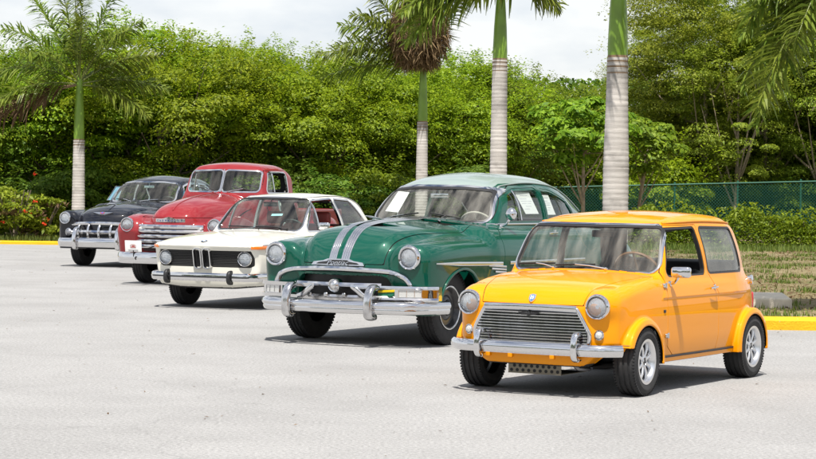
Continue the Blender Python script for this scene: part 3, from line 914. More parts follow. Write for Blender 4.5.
def crown_points(rng, rad, hgt, z0, nclump, per, csize, shape='round', hollow=.55):
    """points in clumps spread through a crown; returns points"""
    out = []; nb = []
    for i in range(nclump):
        while True:
            q = rng.uniform(-1, 1, 3); d = np.linalg.norm(q)
            if hollow < d < 1.0 or (d < 1 and rng.random() < .25): break
        if shape == 'umbrella': q[2] = abs(q[2]) ** .6 * np.sign(q[2]); 
        c = q * np.array([rad, rad, hgt / 2]) + np.array([0, 0, z0 + hgt / 2])
        cs = csize * rng.uniform(.55, 1.35)
        m = int(per * rng.uniform(.6, 1.4))
        p = rng.normal(size=(m, 3)); p /= np.linalg.norm(p, axis=1, keepdims=True)
        p[:, 2] = np.where(rng.random(m) < .72, np.abs(p[:, 2]), p[:, 2])
        p *= np.where(rng.random((m, 1)) < .8, rng.uniform(.82, 1.06, (m, 1)), rng.uniform(.3, 1.0, (m, 1)))
        # long drooping sprays on one side of each clump
        nb.append(p * np.array([.8, .8, 1.0]) + q * .35)
        p = p * np.array([cs, cs, cs * .46])
        out.append(p + c)
    return np.concatenate(out), np.concatenate(nb)

def tree_mesh(seed, rad, hgt, z0, nclump, per, csize, lsize, mat, shape='round', aspect=.5, trunk_r=.10, barkm=None, gold=0.0, sprays=0):
    rng = np.random.default_rng(seed)
    P, NB = crown_points(rng, rad, hgt, z0, nclump, per, csize, shape)
    if sprays:
        S = []
        for i in range(sprays):
            q = rng.normal(size=3); q[2] = abs(q[2]) * .8 + .1; q /= np.linalg.norm(q)
            c = q * np.array([rad, rad, hgt / 2]) * .9 + np.array([0, 0, z0 + hgt / 2])
            Ls = rng.uniform(.5, 1.6); t = rng.uniform(0, 1, 46)[:, None]
            dirn = q * np.array([1, 1, .7]) + np.array([0, 0, .35])
            S.append(c + dirn * Ls * t + np.array([0, 0, -.35]) * (t * Ls) ** 2 + rng.normal(size=(46, 3)) * .07)
        P = np.concatenate([P] + S); NB = np.concatenate([NB, np.tile([0, 0, .5], (46 * sprays, 1))])
    crown = quads_mesh('crown', leaves(rng, P, lsize, .35, aspect, None, NB), mat)
    b = MB(); r2 = random.Random(seed)
    zt = z0 + hgt * .55
    lean = Vector((r2.uniform(-.5, .5), r2.uniform(-.5, .5), 0))
    pts = [Vector((0, 0, -.1)), Vector((0, 0, z0 * .5)) + lean * .2, Vector((0, 0, z0 + hgt * .2)) + lean * .6, Vector((0, 0, zt)) + lean]
    sp = smooth_path(pts, 4); b.tube(sp, trunk_r, 8, up=(1, 0, .01), scale=[1.25 - .95 * i / (len(sp) - 1) for i in range(len(sp))])
    for i in range(9):
        a = r2.uniform(0, 6.28); h0 = r2.uniform(.35, .9); p0 = sp[int(h0 * (len(sp) - 1))]
        e = Vector((math.cos(a) * rad * r2.uniform(.5, .9), math.sin(a) * rad * r2.uniform(.5, .9), z0 + hgt * r2.uniform(.3, .9)))
        mid = p0.lerp(e, .5) + Vector((0, 0, -.15 * hgt * .3))
        pp = smooth_path([p0, mid, e], 4); b.tube(pp, trunk_r * .45, 5, up=(.3, .4, 1), scale=[1 - .8 * k / (len(pp) - 1) for k in range(len(pp))])
    trunk = b.mesh('trunk', barkm or M['bark'])
    return crown, trunk
TREES = {}
def tree_kind(key, **kw): TREES[key] = tree_mesh(**kw)
tree_kind('bright', seed=1, rad=2.7, hgt=4.4, z0=1.2, nclump=84, per=520, csize=.72, lsize=.095, mat=M['leaf_bright'], sprays=210)
tree_kind('bright_wide', seed=2, rad=3.2, hgt=3.9, z0=1.3, nclump=90, per=540, csize=.78, lsize=.095, mat=M['leaf_bright'], sprays=240)
tree_kind('mid', seed=3, rad=2.4, hgt=4.6, z0=1.0, nclump=74, per=420, csize=.70, lsize=.105, mat=M['leaf_mid'], sprays=150)
tree_kind('dark', seed=4, rad=2.6, hgt=4.0, z0=.6, nclump=90, per=300, csize=.60, lsize=.11, mat=M['leaf_dark'], sprays=40)
tree_kind('airy', seed=5, rad=3.0, hgt=7.2, z0=1.6, nclump=112, per=440, csize=.70, lsize=.10, mat=M['leaf_olive'], aspect=.42, sprays=260, barkm=M['bark_pale'], trunk_r=.12)
tree_kind('airy_slim', seed=6, rad=2.2, hgt=6.4, z0=1.4, nclump=78, per=270, csize=.58, lsize=.095, mat=M['leaf_olive'], aspect=.42, sprays=200, barkm=M['bark_pale'])
tree_kind('broadleaf', seed=7, rad=1.45, hgt=1.75, z0=2.1, nclump=36, per=130, csize=.40, lsize=.20, mat=M['leaf_mid'], aspect=.42, trunk_r=.06, barkm=M['bark_pale'])
tree_kind('bush', seed=8, rad=1.25, hgt=1.9, z0=.0, nclump=46, per=190, csize=.38, lsize=.10, mat=M['leaf_mid'], trunk_r=.04, sprays=40)
tree_kind('dark_bush', seed=9, rad=1.3, hgt=1.8, z0=.0, nclump=46, per=190, csize=.40, lsize=.11, mat=M['leaf_dark'], trunk_r=.04, sprays=25)
tree_kind('bright_bush', seed=10, rad=1.2, hgt=1.6, z0=.0, nclump=44, per=190, csize=.36, lsize=.09, mat=M['leaf_bright'], trunk_r=.04, sprays=40)

def plant_tree(key, x, y, s, sz=None, name='tree', label='', cat='tree', group=None):
    o = thing(name, label, cat, (x, y, 0), random.uniform(0, 6.28), group)
    o.scale = (s, s, sz or s)
    link('crown', TREES[key][0], o); link('trunk', TREES[key][1], o)
    return o
random.seed(11)
def at(px, Y): return (px - 408) / 2200 * Y
WOOD = 'trees of the wood behind the lot'
# (kind, px in the photograph, distance, scale, height scale)
back = []
for i in range(13): back.append((random.choice(['mid', 'dark', 'bright_wide', 'mid']), -170 + i * 52, 70 + random.uniform(0, 5), random.uniform(1.05, 1.25), random.uniform(.92, 1.02)))
for i in range(11): back.append((random.choice(['airy', 'mid', 'airy', 'dark']), 585 + i * 42, 93 + random.uniform(0, 8), random.uniform(1.1, 1.35), random.uniform(1.0, 1.2) * (1 if i > 2 else .62)))
back += [('mid', 520, 80, 1.1, .90), ('bright_wide', 560, 84, 1.0, .82), ('dark', 480, 76, 1.0, .95)]
for k, px, Y, s, sz in back:
    plant_tree(k, at(px, Y), Y, s, sz, 'tree', 'tree deep in the wood, mostly hidden behind the trees in front', 'tree', WOOD)
front = [('bright', -120, 60, 1.0, .95, 'outermost left tree of the front line, beyond the left edge'), ('mid', -55, 59, .95, .9, 'front-line tree just cut off by the left edge of the view'),
         ('bright_wide', 2, 61, .92, .92, 'yellow-green tree in the left corner behind the palm with one dead frond'), ('mid', 62, 60, .9, .95, 'mid green leafy tree directly behind the whole palm crown'),
         ('bright', 118, 60, 1.0, 1.02, 'bright yellow-green tree just right of the whole palm, above the black car'), ('bright_wide', 176, 59, .95, .99, 'spreading bright tree rising above the red pickup hood'),
         ('bright', 232, 60.5, .92, .94, 'bright yellow-green tree rising straight above the red pickup cab'), ('bright_wide', 288, 60, .85, .87, 'spreading bright tree just right of the red pickup cab'),
         ('bright', 345, 61, .88, .90, 'bright tree under the outspread fronds of the palm with the brown bunch'), ('bright_wide', 402, 62, .92, .86, 'spreading bright tree behind the slim trunk under the brown bunch'),
         ('bright', 458, 63, .95, .90, 'bright tree filling the gap between the slim trunk and the tall pale trunk'), ('mid', 506, 64, .80, .86, 'mid green tree right behind the tall pale palm trunk')]
for i, (k, px, Y, s, sz, lab) in enumerate(front):
    plant_tree(k, at(px, Y), Y, s, sz, 'tree', lab, 'tree', 'front line of the wood')
right = [('airy', 648, 84, .85, .74, 'low airy tree behind the fence just right of the thickest palm trunk'), ('airy', 706, 82, 1.12, 1.25, 'tall airy olive tree behind the fence above the yellow car roof'), ('airy_slim', 682, 86, 1.0, 1.12, 'slim airy tree at the sky gap right of the thickest palm'),
         ('airy', 762, 84, 1.1, 1.2, 'tall airy tree behind the hanging palm fronds in the upper right'), ('airy_slim', 735, 80, 1.0, 1.05, 'slim airy tree just left of the hanging palm fronds, nearest the fence'), ('airy', 822, 82, 1.1, 1.15, 'tall airy tree cut by the right edge of the view'),
         ('airy', 890, 84, 1.1, 1.2, 'airy tree behind the fence, first beyond the right edge'), ('airy_slim', 600, 88, .95, .70, 'low slim tree far back left of the thickest palm trunk'), ('mid', 790, 88, 1.2, 1.2, 'full mid green tree deep behind the fence under the hanging fronds'),
         ('mid', 850, 86, 1.2, 1.3, 'full mid green tree behind the fence, at the right edge'), ('airy', 960, 86, 1.1, 1.2, 'airy tree behind the fence, farthest beyond the right edge')]
for k, px, Y, s, sz, lab in right:
    plant_tree(k, at(px, Y), Y, s, sz, 'tree', lab, 'tree', 'tall trees behind the fence')
plant_tree('broadleaf', at(583, 58), 58, 1.0, 1.0, 'tree', 'small large-leaved tree between the two thick palm trunks', 'tree')
plant_tree('broadleaf', at(636, 62), 62, .9, .92, 'tree', 'small large-leaved tree just right of the thickest palm trunk', 'tree')
# undergrowth shrubs
SH = 'shrubs under the trees'
shr = []
for i in range(15): shr.append((random.choice(['dark_bush', 'bush', 'dark_bush', 'bush']), -150 + i * 44, 57.2 + random.uniform(-.4, 1.4), random.uniform(.8, 1.15), random.uniform(.75, 1.2)))
for i in range(9): shr.append((random.choice(['dark_bush', 'bush']), 560 + i * 42, 82 + random.uniform(-.5, 1.5), random.uniform(1.0, 1.4), random.uniform(.9, 1.5)))
for k, px, Y, s, sz in shr:
    plant_tree(k, at(px, Y), Y, s, sz, 'shrub', 'leafy green shrub growing at the foot of the wood', 'shrub', SH)
plant_tree('bright_bush', at(655, 79), 79, 1.5, 1.75, 'shrub', 'bright green shrub just behind the fence right of the thick palm', 'shrub')

def scatter(name, rng, P, size, mat, label, cat, up=.5, aspect=.5):
    return tag(link(name, quads_mesh(name, leaves(rng, P, size, up, aspect), mat)), label, cat)
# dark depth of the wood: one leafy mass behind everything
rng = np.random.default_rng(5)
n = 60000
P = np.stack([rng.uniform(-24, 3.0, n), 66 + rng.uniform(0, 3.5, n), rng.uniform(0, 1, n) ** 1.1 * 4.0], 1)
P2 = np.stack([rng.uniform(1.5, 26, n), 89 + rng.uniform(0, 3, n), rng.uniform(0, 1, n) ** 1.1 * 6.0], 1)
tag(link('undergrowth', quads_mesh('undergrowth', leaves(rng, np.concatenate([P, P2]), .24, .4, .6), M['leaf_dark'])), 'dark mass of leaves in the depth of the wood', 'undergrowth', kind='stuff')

# clipped hedge at the right: dense leaves in a rounded bank
rng = np.random.default_rng(21)
hx0, hx1 = at(610, 57), at(960, 57)
n = 42000
u = rng.uniform(hx0, hx1, n); ang = rng.uniform(-.15, math.pi + .15, n)
lump = 1 + .16 * np.sin(u * 2.3) + .10 * np.sin(u * 5.1 + 1) + .05 * np.sin(u * 11.3)
rr = rng.uniform(.72, 1.03, n) * lump
P = np.stack([u, 57.2 - np.cos(ang) * .75 * rr, np.abs(np.sin(ang)) * .86 * rr + rng.normal(size=n) * .02 + .02], 1)
hd = thing('hedge', 'dense low green hedge along the fence at the right', 'hedge', (0, 0, 0))
link('foliage', quads_mesh('foliage', leaves(rng, P, .085, .6, .5), M['leaf_mid']), hd)
k = 2000
u = rng.uniform(hx0, hx1, k)
P = np.stack([u, 57.0 + rng.normal(size=k) * .3, .80 + rng.random(k) ** 2 * .35 + .1 * np.sin(u * 3)], 1)
link('shoots', quads_mesh('shoots', leaves(rng, P, .11, .2, .35), M['leaf_bright']), hd)
b = MB()
for i in range(26):
    xx = hx0 + (hx1 - hx0) * (i + .5) / 26
    for q in range(3):
        a = random.uniform(0, 6.28); b.tube([(xx, 57.2, 0), (xx + .2 * math.cos(a), 57.2 + .2 * math.sin(a), .4), (xx + .4 * math.cos(a), 57.2 + .4 * math.sin(a), .75)], .015, 5, up=(.3, .2, 1))
b.build('stems', M['bark'], hd)

# leafy plants with red flowers at the far left
for i, (px, Y, s) in enumerate(((14, 54.6, 1.0), (44, 54.8, .8), (-30, 54.6, 1.0))):
    rng = np.random.default_rng(40 + i)
    o = thing('flowering_shrub', ['brown-green flowering shrub with red blossoms behind the yellow kerb at the far left', 'small flowering shrub with red blossoms beside the left palm trunk', 'flowering shrub with red blossoms cut by the left edge of the view'][i], 'shrub', (at(px, Y), Y, 0), 0, 'flowering shrubs by the kerb')
    P, _ = crown_points(rng, .75 * s, 1.5 * s, .05, 26, 60, .28, 'round')
    link('foliage', quads_mesh('foliage', leaves(rng, P, .15, .4, .4), M['leaf_olive']), o)
    P, _ = crown_points(rng, .7 * s, 1.2 * s, .1, 10, 40, .22, 'round')
    link('dry_foliage', quads_mesh('dry_foliage', leaves(rng, P, .13, .3, .35), M['leaf_dry']), o)
    F_ = []
    for k in range(4):
        c = np.array([rng.uniform(-.6, .6) * s, rng.uniform(-.75, -.3) * s, rng.uniform(.5, 1.75) * s])
        F_.append(c + rng.normal(size=(9, 3)) * .025)
    link('blossoms', quads_mesh('blossoms', leaves(rng, np.concatenate(F_), .06, .3, .8), M['petal_red']), o)
    b = MB()
    for k in range(8):
        a = random.uniform(0, 6.28); b.tube([(0, 0, 0), (.2 * math.cos(a), .2 * math.sin(a), .6), (.45 * math.cos(a), .45 * math.sin(a), 1.3 * s)], .014, 5, up=(.3, .2, 1))
    b.build('stems', M['bark'], o)

# grass and weeds on the verge
def blades(rng, x, y, h, w, mat, name, label):
    k = len(x); a = rng.uniform(0, 6.28, k); ln = rng.uniform(.1, .6, k)
    bx, by = np.cos(a) * w, np.sin(a) * w
    tx, ty = x + np.cos(a + 1.6) * h * ln, y + np.sin(a + 1.6) * h * ln
    V = np.stack([np.stack([x - bx, y - by, np.full(k, .03)], 1), np.stack([x + bx, y + by, np.full(k, .03)], 1), np.stack([tx, ty, h + .03], 1)], 1)
    return tag(link(name, quads_mesh(name, V, mat, 3)), label, 'grass', kind='stuff')
rng = np.random.default_rng(77)
def vfield(k, nc, spread):
    cy = 24.3 + rng.uniform(0, 1, nc) ** 1.2 * 33; cx = rng.uniform(2.9 - (cy - 24.3) * .16, 16, nc)
    i = rng.integers(0, nc, k); s = spread * rng.uniform(.3, 1.4, nc)
    x = cx[i] + rng.normal(size=k) * s[i]; y = cy[i] + rng.normal(size=k) * s[i] * 1.3
    ok = (x > 3.05 - (y - 24.3) * .161) & (y > 24.25) & (y < 57)
    return x[ok], y[ok]
x, y = vfield(34000, 240, .34); blades(rng, x, y, rng.uniform(.03, .10, len(x)), .012, M['grass_leaf'], 'grass', 'short green grass patches on the dry verge')
x, y = vfield(5000, 200, .6); blades(rng, x, y, rng.uniform(.02, .06, len(x)), .010, M['straw'], 'dry_grass', 'dead straw-coloured grass on the verge')
x = rng.uniform(5, 16, 9000); y = 55.6 + rng.normal(size=9000) * .9; blades(rng, x, y, rng.uniform(.05, .20, 9000), .012, M['grass_leaf'], 'tall_grass', 'taller fresh grass at the foot of the hedge')
x = rng.uniform(-16, -2.8, 12000); y = 53.4 + rng.random(12000) ** 2 * 2.5; blades(rng, x, y, rng.uniform(.05, .22, 12000), .012, M['grass_leaf'], 'kerb_grass', 'grass growing behind the far yellow kerb')
x = rng.uniform(2.6, 14, 1); 
# fallen leaves and crumbs of gravel on the concrete
k = 900
px_ = rng.uniform(-9, 9, k); py_ = 9 + rng.random(k) * 40
P = np.stack([px_, py_, np.full(k, .006)], 1)
tag(link('litter', quads_mesh('litter', leaves(rng, P, .03, 6.0, .5), M['leaf_dry'])), 'dry leaf crumbs scattered over the concrete', 'litter', kind='stuff')
x, y = vfield(16000, 300, .8)
P = np.stack([x, y, np.full(len(x), .05)], 1)
tag(link('leaf_litter', quads_mesh('leaf_litter', leaves(rng, P, .07, 2.5, .5), M['leaf_dry'])), 'brown dead leaves lying on the verge', 'litter', kind='stuff')

# ------------------------------------------------------------------ chain-link fence
M['fence_green'] = simple('fence_green', (.014, .10, .062), .5)
FY = 75.0; fx0, fx1 = at(548, FY), at(1010, FY)
def fz(x): return 1.60 + (x - at(575, FY)) / (at(816, FY) - at(575, FY)) * .30
f = thing('chain_link_fence', 'green chain-link fence with round posts in front of the wood at the right', 'fence', (0, 0, 0))
b = MB()
b.tube([(fx0, FY, fz(fx0)), ((fx0 + fx1) / 2, FY, fz((fx0 + fx1) / 2)), (fx1, FY, fz(fx1))], .028, 8); b.build('top_rail', M['fence_green'], f)
i = 0; x = fx0
while x <= fx1:
    b = MB(); b.tube([(x, FY + .03, 0), (x, FY + .03, fz(x) + .05)], .034, 8, up=(1, 0, 0)); b.lathe([(.038, 0), (.034, .02), (.001, .035)], (x, FY + .03, fz(x) + .05), (0, 0, 1), 8); b.build('post', M['fence_green'], f)
    x += 2.15
b = MB(); st = .105; x = fx0 - 2
while x < fx1:
    for d in (1, -1):
        p = []
        h = fz(x) - .02
        xa, xb = (x, x + h) if d > 0 else (x + h, x)
        za, zb = .03, h
        # keep inside the run
        b.sweep([(xa, FY, za), (xb, FY, zb)], [(-.0055, -.0055), (.0055, -.0055), (.0055, .0055), (-.0055, .0055)], up=(0, 1, 0), caps=False)
    x += st
b.build('wire_mesh', M['fence_green'], f, smooth=False, recalc=False)

# ------------------------------------------------------------------ palms
def trunk_mat():
    m, nt, b_ = new_mat('palm_trunk'); b_.inputs['Roughness'].default_value = .9
    tc = nt.nodes.new('ShaderNodeTexCoord')
    mp = nt.nodes.new('ShaderNodeMapping'); mp.inputs['Scale'].default_value = (1.2, 1.2, 15)
    n = nt.nodes.new('ShaderNodeTexNoise'); n.inputs['Scale'].default_value = 3.2; n.inputs['Detail'].default_value = 8; n.inputs['Roughness'].default_value = .7
    nt.links.new(tc.outputs['Object'], mp.inputs['Vector']); nt.links.new(mp.outputs['Vector'], n.inputs['Vector'])
    r = nt.nodes.new('ShaderNodeValToRGB')
    r.color_ramp.elements[0].position = .32; r.color_ramp.elements[0].color = (.315, .292, .268, 1)
    r.color_ramp.elements[1].position = .6; r.color_ramp.elements[1].color = (.42, .396, .368, 1)
    nt.links.new(n.outputs['Fac'], r.inputs['Fac'])
    n2 = nt.nodes.new('ShaderNodeTexNoise'); n2.inputs['Scale'].default_value = 2.2; n2.inputs['Detail'].default_value = 6
    nt.links.new(tc.outputs['Object'], n2.inputs['Vector'])
    col = mul(nt, r.outputs['Color'], n2.outputs['Fac'], .60, 1.10, .35, .52)
    nt.links.new(col, b_.inputs['Base Color'])
    bp = nt.nodes.new('ShaderNodeBump'); bp.inputs['Strength'].default_value = .22; bp.inputs['Distance'].default_value = .02
    nt.links.new(n.outputs['Fac'], bp.inputs['Height']); nt.links.new(bp.outputs['Normal'], b_.inputs['Normal'])
    return m
M['palm_trunk'] = trunk_mat()
M['palm_ring'] = simple('palm_scar_brown', (.20, .135, .08), .9, var=.3, vscale=8)
M['crownshaft'] = simple('crownshaft_green', (.15, .26, .025), .38, var=.25, vscale=3)
M['rachis'] = simple('frond_stalk', (.16, .19, .045), .5)
M['rachis_dry'] = simple('dry_frond_stalk', (.20, .13, .07), .7)

def frond(parent, org, az, el, Lf, droop, leafl, mat, stalk, seed, name='frond', npair=84, width=.040, twist=.62, hang=.34):
    rng = np.random.default_rng(seed)
    d0 = np.array([math.cos(az) * math.cos(el), math.sin(az) * math.cos(el), math.sin(el)])
    side = np.array([-math.sin(az), math.cos(az), 0.0])
    t = np.linspace(0, 1, 21)
    curve = np.array(org) + d0 * (t[:, None] * Lf) + np.array([0, 0, -1.0]) * (droop * Lf * t[:, None] ** 2.1)
    b = MB(); b.tube([tuple(p) for p in curve], .022, 6, up=tuple(side), scale=[1 - .85 * k for k in t]); st = b.build(name, [stalk], parent)
    tt = np.repeat(np.linspace(.14, 1.0, npair), 2); sgn = np.tile([1, -1], npair)
    pos = np.stack([np.interp(tt, t, curve[:, k]) for k in range(3)], 1)
    tan = np.gradient(curve, axis=0); tan /= np.linalg.norm(tan, axis=1, keepdims=True)
    T = np.stack([np.interp(tt, t, tan[:, k]) for k in range(3)], 1)
    S = side[None] * sgn[:, None]
    U = np.cross(T, np.tile(side, (len(tt), 1))); U *= np.sign(U[:, 2:3] + 1e-9)
    roll = rng.normal(size=(len(tt), 1)) * twist
    S2 = S * np.cos(roll) + U * np.sin(roll) + rng.normal(size=S.shape) * .08
    ln = leafl * (np.sin(np.pi * np.clip(tt * .82 + .16, 0, 1)) ** .6 * .9 + .12)[:, None] * rng.uniform(.8, 1.12, (len(tt), 1))
    dirn = S2 * .85 + T * .55; dirn /= np.linalg.norm(dirn, axis=1, keepdims=True)
    g = np.array([0, 0, -1.0])
    p0 = pos; p1 = pos + dirn * ln * .5 + g * ln * hang * .16; p2 = pos + dirn * ln * .92 + g * ln * hang * .75
    w = np.cross(dirn, g); w /= np.maximum(np.linalg.norm(w, axis=1, keepdims=True), 1e-6); w = w * width * .5
    w = w * np.cos(roll * .7) + np.cross(dirn, w) * np.sin(roll * .7)
    V1 = np.stack([p0 - w * .5, p0 + w * .5, p1 + w, p1 - w], 1); V2 = np.stack([p1 - w, p1 + w, p2 + w * .12, p2 - w * .12], 1)
    lf = link('leaflets', quads_mesh('leaflets', np.concatenate([V1, V2]), mat), st)
    return st

def palm(px, Y, r, z_gray, z_shaft, fronds, label, Lf=2.3, leafl=.60, seed=0, bulge=0.0, hidden_top=False):
    x = at(px, Y)
    o = thing('palm_tree', label, 'palm tree', (x, Y, 0), 0, 'palms along the edge of the lot')
    rnd = random.Random(seed)
    b = MB(); n = int(z_gray / .07); prof = []
    for i in range(n + 1):
        z = z_gray * i / n; t = z / z_gray
        rr = r * (1.12 - .22 * t + bulge * math.exp(-((t - .55) / .22) ** 2) + .22 * math.exp(-t * 9))
        prof += [(rr * (1 + rnd.uniform(-.006, .006)), z - .05), (rr * (1.010 + rnd.uniform(0, .012)), z - .012 + rnd.uniform(-.008, .008)), (rr * .985, z - .001)]
    b.lathe(prof, (0, 0, 0), (0, 0, 1), 28); tr = b.build('trunk', M['palm_trunk'], o, angle=60)
    rt = prof[-1][0]
    b = MB(); b.lathe([(rt * 1.0, z_gray - .22), (rt * 1.03, z_gray - .20), (rt * 1.01, z_gray - .13), (rt * 1.04, z_gray - .12), (rt * 1.0, z_gray - .06), (rt * 1.03, z_gray - .05), (rt * .97, z_gray + .03)], (0, 0, 0), (0, 0, 1), 28); b.build('leaf_scars', M['palm_ring'], o)
    b = MB(); b.lathe([(rt * .96, z_gray + .0), (rt * .98, z_gray + .15), (rt * .86, z_gray + (z_shaft - z_gray) * .5), (rt * .62, z_shaft - .1), (rt * .5, z_shaft + .15), (.02, z_shaft + .35)], (0, 0, 0), (0, 0, 1), 24); b.build('crownshaft', M['crownshaft'], o)
    for i, fr in enumerate(fronds):
        az, el, L_, dr = fr[:4]
        dry = len(fr) > 4 and fr[4]
        frond(o, (math.cos(az) * rt * .4, math.sin(az) * rt * .4, z_shaft - .02 + .16 * max(0, el)), az, el, L_, dr, leafl, M['leaf_dry'] if dry else M['palm_leaf'], M['rachis_dry'] if dry else M['rachis'], seed * 100 + i)
    return o
def ring(n, a0, els, L_, drs, rnd):
    out = []
    for i in range(n):
        out.append((a0 + 6.283 * i / n + rnd.uniform(-.2, .2), rnd.uniform(*els), L_ * rnd.uniform(.85, 1.1), rnd.uniform(*drs)))
    return out
rnd = random.Random(3)
fr1 = [(R(180), R(50), 2.9, .34), (R(175), R(28), 2.6, .40), (R(0), R(36), 2.3, .30), (R(8), R(14), 2.2, .30), (R(-15), R(0), 1.8, .42), (R(95), R(66), 2.8, .15), (R(140), R(76), 3.0, .15), (R(35), R(72), 2.9, .16), (R(-80), R(58), 2.6, .3), (R(-130), R(40), 2.4, .4), (R(-40), R(52), 2.6, .35), (R(70), R(30), 2.4, .35), (R(195), R(8), 2.3, .42), (R(-100), R(80), 2.9, .12), (R(160), R(64), 2.9, .22), (R(20), R(56), 2.7, .28), (R(183), R(-12), 2.6, .30, True), (R(178), R(-2), 2.7, .42, True)]
palm(78, 54.8, .155, 2.56, 3.95, fr1, 'whole young palm standing behind the black car, its full crown in view', 2.3, .62, 1)
fr2 = [(R(182), R(44), 2.8, .36), (R(176), R(24), 2.8, .30), (R(190), R(62), 2.8, .28), (R(170), R(12), 2.5, .30), (R(200), R(34), 2.6, .40), (R(178), R(52), 2.8, .36), (R(10), R(66), 2.2, .2), (R(90), R(70), 2.4, .2), (R(-90), R(72), 2.3, .2), (R(120), R(50), 2.3, .3), (R(-150), R(50), 2.5, .35), (R(150), R(30), 2.5, .35), (R(-60), R(75), 2.5, .15)]
p2 = palm(421, 54, .145, 3.10, 4.40, fr2, 'slim palm with a big brown bunch of dead fronds under its crown', 2.5, .62, 2)
# the brown bunch
rng = np.random.default_rng(9)
n = 5200
cz = rng.uniform(0, 1, n); a = rng.uniform(0, 6.283, n)
rad_ = (.22 + .58 * np.sin(np.pi * np.clip(cz * .9 + .08, 0, 1))) * np.sqrt(rng.uniform(.15, 1, n))
P = np.stack([np.cos(a) * rad_ - .12, np.sin(a) * rad_ - .25, 4.40 + cz * 1.75], 1)
dv = np.stack([np.cos(a) * .35, np.sin(a) * .35, -np.ones(n) * .9], 1)
link('dead_bunch', quads_mesh('dead_bunch', leaves(rng, P, .44, .1, .055, dv), M['leaf_dry']), p2)
fr3 = [(R(180), R(30), 2.2, .62), (R(185), R(12), 1.7, .75), (R(172), R(20), 1.9, .7), (R(0), R(40), 1.3, .9), (R(-90), R(62), 1.8, .35), (R(-55), R(58), 1.8, .4), (R(-130), R(50), 2.0, .45), (R(-165), R(25), 2.0, .65), (R(90), R(50), 2.3, .4), (R(45), R(60), 2.3, .35), (R(135), R(60), 2.3, .35), (R(170), R(55), 2.4, .45), (R(15), R(62), 1.7, .7)]
palm(497.5, 40, .152, 3.83, 5.02, fr3, 'tall pale palm trunk right of the green car roof with drooping fronds above', 2.3, .62, 3)
fr4 = ring(5, .3, (R(30), R(60)), 2.4, (.3, .5), rnd) + ring(6, .9, (R(60), R(80)), 2.4, (.15, .3), rnd) + [(R(178), R(24), 2.0, .62), (R(186), R(34), 2.3, .55)]
palm(615, 28.4, .150, 3.20, 4.35, fr4, 'thickest palm trunk behind the yellow car with smooth green top', 2.4, .62, 4, bulge=.10)
fr5 = [(R(182), R(30), 1.7, 1.0), (R(176), R(10), 1.45, 1.15), (R(195), R(40), 1.9, .85), (R(168), R(45), 2.0, .8), (R(205), R(5), 1.5, 1.2), (R(190), R(-10), 1.35, 1.2), (R(230), R(20), 1.7, .9)] + ring(7, .5, (R(35), R(75)), 2.3, (.2, .5), rnd)
palm(862, 27, .15, 3.1, 4.2, fr5, 'palm outside the right edge whose fronds hang into the upper right corner', 2.2, .62, 5)

# unseen treeline added behind the viewpoint to put dark reflections in chrome and paint
rng = np.random.default_rng(123)
n = 16000
ang = rng.uniform(R(150), R(395), n); dist_ = 36 + rng.random(n) * 5
hh = (6.3 + 1.8 * np.sin(ang * 9) + 1.0 * np.sin(ang * 23)) * rng.random(n) ** .8
P = np.stack([np.cos(ang) * dist_, np.sin(ang) * dist_ + 14, hh], 1)
P = P[(P[:, 1] < 8)]
tag(link('reflection_treeline', quads_mesh('reflection_treeline', leaves(rng, P, .9, .3, .7), M['leaf_dark'])), 'unseen band of leaves added behind the viewpoint for dark reflections', 'treeline', kind='stuff')
